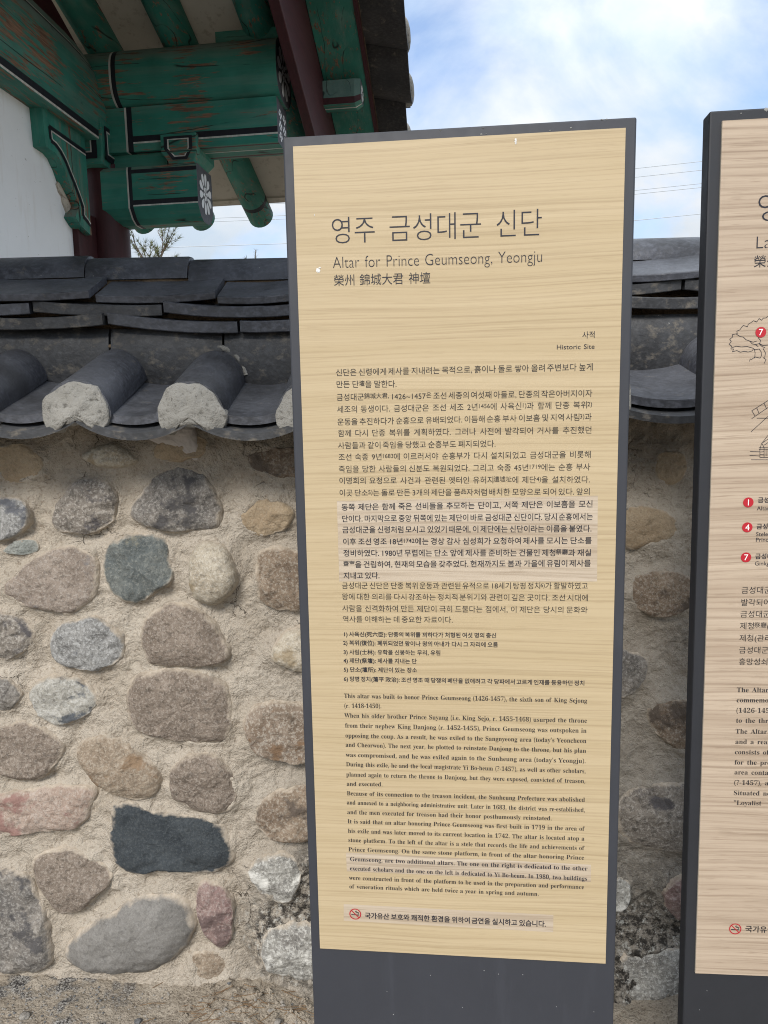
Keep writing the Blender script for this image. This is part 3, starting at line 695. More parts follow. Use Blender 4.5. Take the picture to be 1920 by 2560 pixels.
STONE_KIND = {
    'tan':      m_stone('tan_stone', (0.30, 0.225, 0.145), (0.38, 0.30, 0.205), (0.46, 0.39, 0.30), 190, 0.35),
    'pale':     m_stone('pale_stone', (0.34, 0.29, 0.22), (0.46, 0.41, 0.33), (0.60, 0.57, 0.50), 150, 0.5, (0.30, 0.24, 0.16), 0.6, 1),
    'brown':    m_stone('brown_stone', (0.17, 0.125, 0.09), (0.26, 0.20, 0.145), (0.42, 0.38, 0.32), 150, 0.6, (0.10, 0.08, 0.065), 0.58, 2),
    'grey':     m_stone('grey_stone', (0.19, 0.187, 0.18), (0.28, 0.276, 0.265), (0.45, 0.45, 0.44), 140, 0.7, (0.10, 0.105, 0.12), 0.62, 3),
    'speckle':  m_stone('speckled_stone', (0.165, 0.145, 0.125), (0.27, 0.24, 0.205), (0.42, 0.39, 0.35), 130, 0.8, (0.08, 0.075, 0.08), 0.60, 4),
    'greydark': m_stone('dark_grey_stone', (0.135, 0.125, 0.115), (0.235, 0.212, 0.185), (0.38, 0.36, 0.33), 140, 0.65, (0.07, 0.067, 0.068), 0.60, 5),
    'greygreen': m_stone('grey_green_stone', (0.20, 0.215, 0.20), (0.29, 0.295, 0.27), (0.36, 0.37, 0.35), 150, 0.3, None, 0.6, 6),
    'pink':     m_stone('pinkish_stone', (0.205, 0.165, 0.135), (0.285, 0.238, 0.198), (0.41, 0.37, 0.33), 140, 0.55, (0.16, 0.15, 0.15), 0.62, 7),
    'bluegrey': m_stone('blue_grey_stone', (0.088, 0.102, 0.105), (0.155, 0.165, 0.155), (0.29, 0.295, 0.265), 130, 0.45, (0.23, 0.215, 0.165), 0.62, 8),
    'granite':  m_stone('granite_stone', (0.165, 0.132, 0.105), (0.235, 0.192, 0.155), (0.36, 0.315, 0.27), 160, 0.7, None, 0.6, 9),
    'greypatch': m_stone('patchy_grey_stone', (0.30, 0.285, 0.25), (0.40, 0.385, 0.345), (0.54, 0.53, 0.50), 140, 0.6, (0.07, 0.08, 0.095), 0.57, 10),
    'rust':     m_stone('rusty_stone', (0.17, 0.125, 0.09), (0.26, 0.21, 0.165), (0.48, 0.44, 0.38), 120, 0.6, (0.19, 0.12, 0.072), 0.59, 11, 22),
    'rusttan':  m_stone('orange_stained_stone', (0.21, 0.16, 0.115), (0.32, 0.26, 0.195), (0.46, 0.41, 0.34), 140, 0.5, (0.235, 0.16, 0.10), 0.61, 12),
    'red':      m_stone('reddish_stone', (0.30, 0.225, 0.18), (0.38, 0.305, 0.255), (0.48, 0.43, 0.38), 110, 0.5, (0.25, 0.145, 0.125), 0.54, 13),
    'black':    m_stone('black_stone', (0.030, 0.036, 0.042), (0.052, 0.060, 0.066), (0.115, 0.125, 0.125), 170, 0.35, None, 0.6, 14, 14, 0.35),
    'smooth':   m_stone('smooth_grey_stone', (0.155, 0.147, 0.136), (0.205, 0.195, 0.18), (0.29, 0.28, 0.262), 150, 0.35, None, 0.6, 15, 9, 0.18),
    'purple':   m_stone('purplish_stone', (0.20, 0.13, 0.12), (0.29, 0.215, 0.19), (0.44, 0.39, 0.36), 130, 0.5, (0.12, 0.085, 0.08), 0.6, 16),
    'lichen':   m_stone('lichen_stone', (0.20, 0.19, 0.175), (0.34, 0.33, 0.30), (0.58, 0.57, 0.53), 120, 0.75, (0.60, 0.59, 0.55), 0.58, 17),
}

# ------------------------------------------------------------------ ground
def sag(x):
    return -0.018 * math.exp(-((x + 0.28) / 0.42) ** 2)

def ground_z(X, Y):
    base = np.interp(X, [-3, -1.1, -0.75, -0.42, -0.2, 3], [0.03, 0.012, -0.007, -0.032, -0.075, -0.08])
    near = np.exp(-np.maximum(np.abs(Y - 1.5) - 0.6, 0) / 1.2) * np.exp(-np.maximum(np.abs(X) - 1.2, 0) / 1.2)
    P = np.stack([X, Y, X * 0], 1)
    n = 0.007 * fbm(P * 9, 4, 3) + 0.003 * fbm(P * 40, 3, 8)
    # a low heap of loose soil at the foot of the wall
    heap = 0.03 * np.exp(-((X + 0.36) / 0.17) ** 2 - ((Y - 1.74) / 0.13) ** 2)
    clod = np.maximum(fbm(P * 45, 3, 21), 0) * 0.014 * np.exp(-((X + 0.36) / 0.22) ** 2 - ((Y - 1.70) / 0.16) ** 2)
    return (base + n + heap + clod) * near - 0.06 * (1 - near) * 0

def axis_points(lo, hi, step, far, ratio=1.35):
    core = list(np.arange(lo, hi + 1e-6, step))
    a, s = [], step
    p = core[-1]
    while p < far:
        s *= ratio; p += s; a.append(p)
    b, s = [], step
    p = core[0]
    while p > -far:
        s *= ratio; p -= s; b.append(p)
    return np.array(b[::-1] + core + a)

def grid_mesh(name, P, nx, ny, mats, parent=None, smooth=True):
    me = bpy.data.meshes.new(name)
    idx = np.arange(nx * ny).reshape(ny, nx)
    F = np.stack([idx[:-1, :-1], idx[:-1, 1:], idx[1:, 1:], idx[1:, :-1]], -1).reshape(-1, 4)
    me.from_pydata(P.tolist(), [], F.tolist())
    me.polygons.foreach_set('use_smooth', [smooth] * len(F))
    for m in (mats if isinstance(mats, (list, tuple)) else [mats]):
        me.materials.append(m)
    me.update()
    return link(bpy.data.objects.new(name, me), parent)

def set_attr(o, name, vals):
    a = o.data.attributes.new(name, 'FLOAT', 'POINT')
    a.data.foreach_set('value', np.asarray(vals, dtype=np.float32))

def m_ground():
    t = NT('dry_soil')
    v = t.co()
    a = t.noise(v, 7.0, 6, 0.65)
    c = t.mix(t.ramp(a, [(0.3, 0), (0.7, 1)]), (0.29, 0.245, 0.19), (0.46, 0.405, 0.33))
    g = t.noise(v, 130.0, 4, 0.7)
    c = t.mix(t.math('MULTIPLY', t.ramp(g, [(0.36, 1), (0.48, 0)]), 0.6), c, (0.09, 0.065, 0.045))
    p = t.ramp(t.noise(t.co((1, 1, 1), (2.2, 0.3, 1)), 5.5, 5, 0.6), [(0.52, 0), (0.57, 1)])
    gv = t.mix(t.ramp(t.noise(v, 210.0, 2, 0.6), [(0.42, 0), (0.58, 1)]), (0.06, 0.055, 0.052), (0.36, 0.345, 0.32))
    c = t.mix(t.math('MULTIPLY', p, t.attr('gravel')), c, gv)
    w = t.ramp(t.noise(t.co((1, 1, 1), (5, 5, 5)), 90.0, 2, 0.5), [(0.70, 0), (0.73, 0.8)])
    c = t.mix(w, c, (0.5, 0.47, 0.42))
    t.col(c).rough(0.95).spec(0.15)
    t.bump(t.math('ADD', g, t.math('MULTIPLY', t.noise(v, 34.0, 6, 0.7), 1.4)), 0.8, 0.012)
    return t.m

gx = axis_points(-1.15, 1.15, 0.0075, 400)
gy = axis_points(1.35, 1.85, 0.0075, 400)
GX, GY = np.meshgrid(gx, gy)
GZ = ground_z(GX.ravel(), GY.ravel())
SOIL = m_ground()
ground = grid_mesh('ground', np.stack([GX.ravel(), GY.ravel(), GZ], 1), len(gx), len(gy), SOIL)
ground['kind'] = 'structure'
set_attr(ground, 'gravel', np.clip((-0.55 - GX.ravel()) / 0.2, 0, 1))

# ------------------------------------------------------------------ stone wall with tiled coping
WY = 1.80                                    # front face of the wall
WX0, WX1 = -1.62, 2.6
wall = empty('stone_wall', 'stone and earth mortar wall with dark clay tile coping behind the information signs', 'wall', (0.3, 2.05, 0.0))
WO = Vector((0.3, 2.05, 0.0))

def to_wall(o):
    o.parent = wall
    o.matrix_parent_inverse = Matrix.Translation(-WO)
    return o

def chaikin(P, n=2):
    P = np.asarray(P, float)
    for _ in range(n):
        Q = np.roll(P, -1, 0)
        P = np.stack([0.78 * P + 0.22 * Q, 0.22 * P + 0.78 * Q], 1).reshape(-1, 2)
    return P

def resample(P, n):
    Q = np.vstack([P, P[:1]])
    d = np.r_[0, np.cumsum(np.linalg.norm(np.diff(Q, axis=0), axis=1))]
    t = np.linspace(0, d[-1], n, endpoint=False)
    return np.stack([np.interp(t, d, Q[:, 0]), np.interp(t, d, Q[:, 1])], 1)

def poly_dist(P, X, Z):
    """signed distance of points to polygon outline (negative inside)"""
    best = np.full(X.shape, 1e9)
    inside = np.zeros(X.shape, bool)
    n = len(P)
    for i in range(n):
        a, b = P[i], P[(i + 1) % n]
        e = b - a
        t = np.clip(((X - a[0]) * e[0] + (Z - a[1]) * e[1]) / (e @ e + 1e-12), 0, 1)
        best = np.minimum(best, np.hypot(X - a[0] - t * e[0], Z - a[1] - t * e[1]))
        c = ((a[1] > Z) != (b[1] > Z)) & (X < (b[0] - a[0]) * (Z - a[1]) / (b[1] - a[1] + 1e-12) + a[0])
        inside ^= c
    return np.where(inside, -best, best)

# stones the photograph does not show (behind the signs, past the frame) fill the rest of the wall
all_stones = [(k, resample(chaikin(P), 40), h, True) for k, P, h in STONES]
rng = random.Random(11)
def overlaps(P, gap):
    for _, Q, _, _ in all_stones:
        if np.abs(P.mean(0) - Q.mean(0)).max() < 0.5:
            d = poly_dist(Q, P[:, 0], P[:, 1])
            d2 = poly_dist(P, Q[:, 0], Q[:, 1])
            if d.min() < gap or d2.min() < gap:
                return True
    return False
HIDDEN = [(-0.155, 0.325), (0.88, 2.5), (-1.6, -1.12)]
fill_kinds = ['granite', 'grey', 'tan', 'speckle', 'brown', 'pink', 'greydark', 'lichen', 'bluegrey']
extra = 0
for k in range(1500):
    lo, hi = HIDDEN[k % 3]
    x, z = rng.uniform(lo, hi), rng.uniform(0.02, 1.36)
    rx, rz = rng.uniform(0.07, 0.14), rng.uniform(0.055, 0.1)
    m = rng.randint(7, 10)
    P = np.array([(x + rx * (0.82 + 0.3 * rng.random()) * math.cos(2 * math.pi * i / m), z + rz * (0.82 + 0.3 * rng.random()) * math.sin(2 * math.pi * i / m)) for i in range(m)])
    P = resample(chaikin(P), 40)
    if (P[:, 0].min() < lo - 0.02 or P[:, 0].max() > hi + 0.02) or overlaps(P, 0.018):
        continue
    all_stones.append((rng.choice(fill_kinds), P, rng.uniform(0.025, 0.04), False))
    extra += 1
    if len(all_stones) > 96:
        break

# mortar: a height field that swells up towards every stone
wx = np.unique(np.round(np.r_[np.arange(WX0, -1.06, 0.02), np.arange(-1.06, 1.06, 0.005), np.arange(1.06, WX1 + 0.001, 0.02)], 4))
wz = np.arange(-0.16, 1.56, 0.005)
MX, MZ = np.meshgrid(wx, wz)
X, Z = MX.ravel(), MZ.ravel()
near = np.full(X.shape, 9.0)
for _, P, h, _v in all_stones:
    lo, hi = P.min(0) - 0.07, P.max(0) + 0.07
    s = (X > lo[0]) & (X < hi[0]) & (Z > lo[1]) & (Z < hi[1])
    if s.any():
        near[s] = np.minimum(near[s], poly_dist(P, X[s], Z[s]))
Pn = np.stack([X, Z, X * 0], 1)
swell = np.where(near > 0, 0.0135 * np.exp(-(np.maximum(near, 0) / 0.020) ** 1.3), 0.0135 - 0.5 * np.minimum(-near, 0.05))
H = swell + 0.008 * fbm(Pn * 7, 3, 41) + 0.0050 * fbm(Pn * 26, 4, 42, 0.62) + 0.0045 * (0.5 - np.abs(fbm(Pn * 17, 3, 47))) + 0.0018 * fbm(Pn * 110, 2, 43)
foot = np.clip((0.10 - Z) / 0.2, 0, 1)
H = H + foot ** 2 * 0.05
mortar = grid_mesh('mortar', np.stack([X, WY - H, Z], 1), len(wx), len(wz), MAT['mortar'])
to_wall(mortar)
blob = lambda x, z, a, b: np.exp(-((X - x) / a) ** 2 - ((Z - z) / b) ** 2)
mould = np.clip(1.3 * blob(-0.30, 0.13, 0.10, 0.10) + 1.1 * blob(-0.2, 0.04, 0.14, 0.09) + 0.9 * blob(-0.22, 0.28, 0.06, 0.12) + 1.3 * blob(0.72, 0.02, 0.5, 0.22) + 0.7 * blob(0.5, 0.42, 0.12, 0.2) + 0.5 * blob(0.78, 0.92, 0.06, 0.06), 0, 1)
set_attr(mortar, 'mould', mould)
set_attr(mortar, 'eave_shade', np.clip((Z - 1.30) / 0.2, 0, 1) * 0.6)  # shade below the coping, painted as darker mortar towards the top
set_attr(mortar, 'grey', np.clip((X + 0.42) / 0.3, 0, 1) * np.clip(1.3 - Z, 0, 1))
# the body of the wall behind its face, and its back
mb = MB()
mb.box(WX0, WX1, WY + 0.03, WY + 0.48, -0.2, 1.56)
to_wall(mb.build('mortar_backing', MAT['mortar']))

def stone_mesh(P, h, mat, seed, name='stone', nr=18):
    P = np.asarray(P)
    m = 110
    P = resample(P, m)
    d = P - P.mean(0)
    P = P + d / np.linalg.norm(d, axis=1)[:, None] * (0.006 + 0.006 * fbm(np.c_[P * 24, np.full(m, seed)], 3, 5))[:, None]
    c = P.mean(0)
    rs_ = random.Random(int(seed * 100) + 3)
    soft = mat.name.startswith(('smooth', 'pale', 'spilled'))
    planes = []
    for _ in range(0 if soft else 6):
        a_ = rs_.uniform(0, 6.283); g_ = rs_.uniform(0.08, 0.42)
        planes.append((g_ * math.cos(a_), g_ * math.sin(a_), h * rs_.uniform(0.8, 1.2)))
    V, rim, F = [], [], []
    rad = np.sqrt(np.linspace(0.0, 1.0, nr)[1:] ** 1.15)
    for r in np.r_[rad, 1.06]:
        Q = c + (P - c) * r
        hh = 1.2 * h * (1 - min(r, 1) ** 3.6) ** 0.5 if r <= 1 else -0.03
        if r <= 1:
            dome = hh
            hh = np.full(m, hh)
            wob = 0.25 * h * fbm(np.c_[Q * 30, np.full(m, seed)], 2, 71)
            for gx_, gz_, k_ in planes:
                hh = np.minimum(hh, np.maximum(k_ + (Q[:, 0] - c[0]) * gx_ + (Q[:, 1] - c[1]) * gz_ + wob * 0.5, 0.60 * dome))
        q = np.c_[Q * 16, np.full(m, seed * 3.1)]
        facet = 0.20 * h * fbm(q * 0.55, 2, 61) + 0.0028 * fbm(q * 1.9, 4, 62, 0.62) + 0.0012 * fbm(q * 6, 2, 63)
        fade = 1 if r < 0.95 else 0.5
        V.append(np.c_[Q[:, 0], np.full(m, WY - 0.007) - hh - facet * fade, Q[:, 1]])
        rim += [min(r, 1.0)] * m
    q = np.array([[c[0] * 16, c[1] * 16, seed * 3.1]])
    V = np.vstack(V + [np.array([[c[0], WY - 0.007 - (min([h] + [p_[2] for p_ in planes])) - float(0.22 * h * fbm(q * 0.55, 2, 61)[0]), c[1]]])])
    rim.append(0)
    k = len(V) - 1
    for i in range(m):
        j = (i + 1) % m
        F.append((k, i, j))
        for r in range(len(rad)):
            F.append((r * m + i, (r + 1) * m + i, (r + 1) * m + j, r * m + j))
    me = bpy.data.meshes.new(name)
    me.from_pydata(V.tolist(), [], F)
    me.polygons.foreach_set('use_smooth', [True] * len(F))
    me.materials.append(mat)
    me.update()
    bm = bmesh.new(); bm.from_mesh(me); bmesh.ops.recalc_face_normals(bm, faces=bm.faces); bm.to_mesh(me); bm.free()
    o = link(bpy.data.objects.new(name, me))
    set_attr(o, 'rim', rim)
    return to_wall(o)

SPECIAL = {'black': 'nearly black flat slab stone', 'smooth': 'large smooth grey oval stone', 'red': 'reddish streaked stone',
           'bluegrey': 'dark blue grey rounded stone', 'purple': 'purplish brown stone', 'rust': 'brown stone with orange rust patches'}
for i, (k, P, h, vis) in enumerate(all_stones):
    o = stone_mesh(P, h, STONE_KIND[k], i * 1.37)
    if vis and k in SPECIAL:
        o['label'] = SPECIAL[k]
smear = stone_mesh(chaikin(np.array([(-0.60, 1.50), (-0.47, 1.50), (-0.46, 1.462), (-0.456, 1.432), (-0.463, 1.405), (-0.482, 1.42), (-0.502, 1.438), (-0.535, 1.444), (-0.57, 1.455)]), 1), 0.022, MAT['smear'], 55.0, 'plaster_smear')
smear['label'] = 'pale plaster spilled below the tiles'

# ---- coping tiles
SP = 0.25
TX = [-1.418, -1.168, -0.918, -0.668, -0.419, -0.160, 0.145, 0.475, 0.83, 1.11, 1.38, 1.65, 1.92, 2.19, 2.46]
EY0, EY1 = 1.60, 1.885
def arc_sheet(mb, x, y0, y1, z0, z1, width, sagit, th, n=14, mi=0, flip=1):
    """a concave (flip=1) or convex (flip=-1) curved tile running along y, z at its middle"""
    Rr = ((width / 2) ** 2 + sagit ** 2) / (2 * sagit)
    a = math.asin(min(1, width / 2 / Rr))
    secs = []
    for y, z in ((y0, z0), ((y0 + y1) / 2, (z0 + z1) / 2), (y1, z1)):
        s = []
        for i in range(n + 1):
            t = -a + 2 * a * i / n
            s.append((x + Rr * math.sin(t), y, z + flip * Rr * (1 - math.cos(t))))
        for i in range(n, -1, -1):
            t = -a + 2 * a * i / n
            s.append((x + (Rr + flip * th) * math.sin(t), y, z + flip * (Rr - (Rr + flip * th) * math.cos(t))))
        secs.append(s)
    mb.loft(secs, mi, smooth=False)

def shade_auto(o, ang=35):
    for p in o.data.polygons:
        p.use_smooth = True
    bm = bmesh.new(); bm.from_mesh(o.data)
    for e in bm.edges:
        if len(e.link_faces) == 2 and e.calc_face_angle(0) > R(ang):
            e.smooth = False
    bm.to_mesh(o.data); bm.free()
    return o

rt = random.Random(5)
for k, x in enumerate(TX[:-1]):
    sp_ = TX[k + 1] - x
    xm = x + sp_ / 2
    dz = sag(xm)
    j = rt.uniform(-0.004, 0.004)
    mb = MB()                                              # lower eave tile
    arc_sheet(mb, xm + j, EY0 - 0.012, EY0 + 0.2, 1.474 + 0.016 + dz, 1.565 + dz, sp_ + 0.006, 0.044, 0.016)
    to_wall(shade_auto(mb.build('eave_tile', MAT['tile_old'], bevel=0.003)))
    mb = MB()                                              # upper pan tile
    arc_sheet(mb, xm - j, EY0 + 0.008, EY1, 1.526 + dz, 1.612 + dz, sp_ - 0.015, 0.036, 0.018)
    to_wall(shade_auto(mb.build('pan_tile', MAT['tile'], bevel=0.003)))
for k, x in enumerate(TX):
    if x > WX1 - 0.1:
        break
    dz = sag(x)
    j = rt.uniform(-0.005, 0.005)
    mb = MB()
    secs = []
    n = 22
    for y, zc, rad in ((EY0, 1.535, 0.0755), (1.69, 1.566, 0.0745), (1.78, 1.597, 0.0745), (EY1, 1.634, 0.0735)):
        s = []
        for i in range(n + 1):
            t = math.pi * i / n
            s.append((x + j + rad * math.cos(t), y, zc + dz - 0.012 + (rad + 0.006) * math.sin(t)))
        for i in range(n, -1, -1):
            t = math.pi * i / n
            s.append((x + j + (rad - 0.015) * math.cos(t), y, zc + dz - 0.012 + (rad - 0.009) * math.sin(t)))
        secs.append(s)
    mb.loft(secs)
    o = to_wall(shade_auto(mb.build('cover_tile', MAT['tile'], bevel=0.002)))
    # lime plaster plug in the open end: an irregular lump that sags over the joint below
    m, V, F = 40, [], []
    rings = [0.2, 0.4, 0.6, 0.78, 0.9, 0.97, 1.0, 1.0]
    for q, r in enumerate(rings):
        for i in range(m):
            t = 2 * math.pi * i / m
            cx_, cz_ = math.cos(t), math.sin(t)
            rx = 0.0755
            rz = 0.0735 if cz_ > 0 else 0.026 + 0.022 * abs(cx_) ** 1.5
            w = 1 + 0.075 * float(vnoise(np.array([[cx_ * 3.3 + k * 7, cz_ * 2.3, q * 0.0]]), 9)[0])
            bul = 0.014 * (1 - r ** 2.4)
            lump = 0.0042 * float(fbm(np.array([[cx_ * r * 4.5 + k * 3.3, cz_ * r * 4, k]]), 3, 12)[0])
            yy = EY0 - 0.005 - bul - lump if q < len(rings) - 1 else EY0 + 0.03
            low = -0.012 * max(0, -cz_) * (1 if abs(cx_) > 0.5 else -0.4)
            V.append((x + j + rx * r * cx_ * w, yy, 1.527 + dz + rz * r * cz_ * w + low * r))
    V.append((x + j, EY0 - 0.02, 1.527 + dz))
    for q in range(len(rings) - 1):
        for i in range(m):
            a, b = i, (i + 1) % m
            F.append((q * m + a, q * m + b, (q + 1) * m + b, (q + 1) * m + a))
    for i in range(m):
        F.append((len(V) - 1, i, (i + 1) % m))
    mb2 = MB().add(V, F, 0, True)
    pl = mb2.build('plaster_plug', MAT['lime'])
    pl.parent = o
    # ragged mortar where the cover tile meets the upright course
    if k % 3 != 2:
        mm = MB()
        ps, rr = [], []
        for i in range(15):
            t = math.pi * (0.04 + 0.92 * i / 14)
            w = abs(float(vnoise(np.array([[i * 0.6 + k * 5, 1.1, 0]]), 4)[0]))
            ps.append((x + j + 0.077 * math.cos(t), EY1 - 0.016, 1.621 + dz + 0.083 * math.sin(t)))
            rr.append(0.002 + (0.007 if k == 4 else 0.004) * w)
        mm.tube(ps, rr, 7)
        jm = mm.build('joint_mortar', MAT['lime'] if k == 4 else MAT['mud'])
        jm.parent = o

# upright course: big plates standing on the pan tiles
x = WX0
k = 0
while x < WX1:
    L = 0.30 + rt.uniform(-0.03, 0.03)
    x1 = min(x + L, WX1)
    secs = []
    for i in range(9):
        xx = x + 0.003 + (x1 - x - 0.006) * i / 8
        b = 0.006 * math.sin(math.pi * i / 8)
        dz = sag(xx)
        s = []
        for zz, yy in ((1.575, 0.012), (1.62, -0.002), (1.66, -0.008), (1.70, -0.009), (1.73, -0.004), (1.746, 0.006)):
            s.append((xx, 1.873 + yy - b + 0.0, zz + dz))
        s += [(xx, 1.93, 1.746 + dz), (xx, 1.93, 1.575 + dz)]
        secs.append(s)
    mb = MB().loft(secs, 0)
    to_wall(shade_auto(mb.build('upright_tile', MAT['tile_old'])))
    x = x1; k += 1
# bed mortar under the upright course and in the ridge
mb = MB()
secs = []
for i in range(120):
    xx = WX0 + (WX1 - WX0) * i / 119
    w = 0.008 * float(vnoise(np.array([[xx * 22, 0.3, 0]]), 31)[0])
    s = [(xx, 1.855 + w, 1.56), (xx, 1.862 + w, 1.598 + 0.7 * w + sag(xx)), (xx, 1.885, 1.612 + w + sag(xx)), (xx, 1.90, 1.56)]
    secs.append(s)
to_wall(MB().loft(secs, 0, smooth=True).build('bed_mortar', MAT['mud']))
secs = []
for i in range(160):
    xx = WX0 + (WX1 - WX0) * i / 159
    w = 0.006 * float(vnoise(np.array([[xx * 25, 0.7, 0]]), 32)[0])
    d = sag(xx)
    secs.append([(xx, 1.905 + w, 1.74 + d), (xx, 1.915 + w, 1.80 + d), (xx, 1.965 + w, 1.85 + d), (xx, 1.982 + w, 1.89 + d), (xx, 1.992, 1.925 + d), (xx, 2.11, 1.925 + d), (xx, 2.19, 1.86 + d), (xx, 2.2, 1.74 + d)])
to_wall(MB().loft(secs, 0, smooth=False).build('ridge_core', MAT['mud']))

# three rows of flat ridge tiles, tipped outwards, smiling a little
def band_tile(x0, x1, yf, zb, depth, tilt, th, mat, front=True):
    secs = []
    n = 12
    seed = rt.random() * 50
    yaw = rt.uniform(-0.006, 0.006)
    rollz = rt.uniform(-0.009, 0.009)
    for i in range(n + 1):
        f = i / n
        xx = x0 + (x1 - x0) * f
        e = (2 * f - 1)
        lift = 0.007 * (abs(e) ** 2.2) + rollz * e
        chip = 0.0035 * float(vnoise(np.array([[f * 9 + seed, 0, 0]]), 6)[0])
        dy = (0.005 * abs(e) ** 3 + yaw * e + chip)
        z0 = zb + lift + sag(xx)
        ct, st = math.cos(tilt), math.sin(tilt)
        yy = yf + dy
        sgn = 1 if front else -1
        s = [(xx, yy, z0), (xx, yy - sgn * th * st * 0.4, z0 + th * ct),
             (xx, yy + sgn * depth * ct, z0 + th * ct + depth * st), (xx, yy + sgn * depth * ct, z0 + depth * st)]
        secs.append(s)
    return MB().loft(secs, 0)

rows = [(1.838, 1.737, 0.09, R(10), 0.029, 'tile_old', 0.0), (1.842, 1.772, 0.09, R(12), 0.028, 'tile_old', 0.17), (1.846, 1.806, 0.14, R(25), 0.020, 'tile', 0.05)]
for r, (yf, zb, depth, tilt, th, mt, off) in enumerate(rows):
    x = WX0 - off
    q = 0
    while x < WX1:
        L = 0.315 + rt.uniform(-0.02, 0.02)
        a, b = max(x + 0.004, WX0), min(x + L - 0.004, WX1)
        if b - a > 0.05:
            mm = MAT['tile'] if rt.random() < 0.4 else MAT[mt]
            mb = band_tile(a, b, yf + rt.uniform(-0.009, 0.006), zb + (0.016 if a > 0.3 else 0.0) * 1.0, depth, tilt, th, mm)
            to_wall(shade_auto(mb.build('band_tile', mm, bevel=0.0025), 30))
        x += L
# back side of the coping, plainer
for r, (zb, depth) in enumerate(((1.737, 0.1), (1.772, 0.1), (1.806, 0.1))):
    mb = band_tile(WX0, WX1, 2.24, zb, depth, R(12), 0.026, MAT['tile_old'], False)
    to_wall(shade_auto(mb.build('back_band_tile', MAT['tile_old']), 30))
secs = []
for i in range(30):
    xx = WX0 + (WX1 - WX0) * i / 29
    d = sag(xx)
    secs.append([(xx, 2.18, 1.74 + d), (xx, 2.22, 1.64 + d), (xx, 2.48, 1.53 + d), (xx, 2.48, 1.50 + d), (xx, 2.2, 1.56 + d), (xx, 2.12, 1.74 + d)])
to_wall(MB().loft(secs, 0).build('back_slope_tile', MAT['tile_old']))
# ridge of half-round tiles
x = WX0 + 0.02
while x < WX1:
    L = 0.275 + rt.uniform(-0.012, 0.012)
    x1 = min(x + L - 0.003, WX1)
    d = sag((x + x1) / 2) + (0.014 if x > 0.2 else 0.0)
    secs = []
    tl = rt.uniform(-0.002, 0.002)
    for f, rr in ((0, 0.074), (0.03, 0.076), (0.5, 0.0755), (0.97, 0.075), (1, 0.073)):
        xx = x + (x1 - x) * f
        s = []
        for i in range(19):
            t = math.pi * i / 18
            s.append((xx, 2.045 - rr * math.cos(t), 1.886 + d + tl * (f - 0.5) * 2 + (rr - 0.006) * math.sin(t)))
        secs.append(s)
    to_wall(shade_auto(MB().loft(secs, 0).build('ridge_tile', MAT['tile']), 40))
    x += L

# ------------------------------------------------------------------ information signs
BASE_DROP = 1.965
def sign_matrix(o, yaw, lean, tilt):
    u = Vector((math.cos(yaw), -math.sin(yaw), 0)); n = Vector((-math.sin(yaw), -math.cos(yaw), 0)); w = Vector((0, 0, 1))
    v = w * math.cos(lean) - n * math.sin(lean)
    u2 = u * math.cos(tilt) + v * math.sin(tilt); v2 = v * math.cos(tilt) - u * math.sin(tilt)
    M = Matrix((u2, v2.cross(u2), v2)).transposed().to_4x4()
    M.translation = Vector(o) - v2 * BASE_DROP
    return M

def serif(s):
    o = ''
    s = s.replace('\u2019', "'").replace('\u201c', '"')
    for c in s:
        if 'A' <= c <= 'Z': o += chr(0x1D400 + ord(c) - 65)
        elif 'a' <= c <= 'z': o += chr(0x1D41A + ord(c) - 97)
        elif '0' <= c <= '9': o += chr(0x1D7CE + ord(c) - 48)
        else: o += c
    return o

try:
    import os
    MATH_FONT = bpy.data.fonts.load(os.path.join(bpy.utils.system_resource('DATAFILES', path='fonts'), 'NotoSansMath-Regular.woff2'))
except Exception:
    MATH_FONT = None

# style: em size (m), serif?, outline offset, baseline raise as a fraction of em, squeeze of small inline text
STYLE = {
    'k':  (0.0124, False, 0.0, 0.12), 's1': (0.0125, False, 0.00010, 0.12), 'f': (0.0096, False, 0.00014, 0.12),
    'e':  (0.0169, True, -0.00003, 0.0), 's2': (0.0171, True, -0.00002, 0.0), 's3': (0.0127, False, 0.00026, 0.12),
    't':  (0.0445, False, -0.0005, 0.12), 'st': (0.0255, False, -0.0004, 0.0), 'h': (0.0188, False, -0.00004, 0.12),
    'c':  (0.0115, False, 0.0, 0.12), 'ce': (0.0104, False, 0.0, 0.0), 'ce2': (0.0092, False, 0.0, 0.0),
}
_glyph = {}
def token_key(txt, style):
    em, sf, off, up = STYLE[style]
    return (serif(txt) if sf and MATH_FONT else txt, bool(sf and MATH_FONT), off / em)

def prepare(lines):
    objs = {}
    for st, a, b, txt in lines:
        for w in txt.split(' '):
            for part in w.split('^'):
                if part:
                    k = token_key(part, st)
                    if k in _glyph or k in objs:
                        continue
                    cu = bpy.data.curves.new('t', 'FONT')
                    cu.body = k[0]; cu.size = 1.0; cu.resolution_u = 3; cu.offset = k[2]
                    if k[1]:
                        cu.font = MATH_FONT
                    o = bpy.data.objects.new('t', cu)
                    COL.objects.link(o)
                    objs[k] = o
    bpy.context.view_layer.update()
    dg = bpy.context.evaluated_depsgraph_get()
    for k, o in objs.items():
        me = bpy.data.meshes.new_from_object(o.evaluated_get(dg))
        n = len(me.vertices)
        co = np.zeros(n * 3); me.vertices.foreach_get('co', co)
        co = co.reshape(-1, 3)[:, :2]
        fs = [tuple(p.vertices) for p in me.polygons]
        _glyph[k] = (co, fs, float(co[:, 0].max()) + 0.03 if n else 0.3)
        bpy.data.meshes.remove(me)
    for o in objs.values():
        cu = o.data
        bpy.data.objects.remove(o)
        bpy.data.curves.remove(cu)

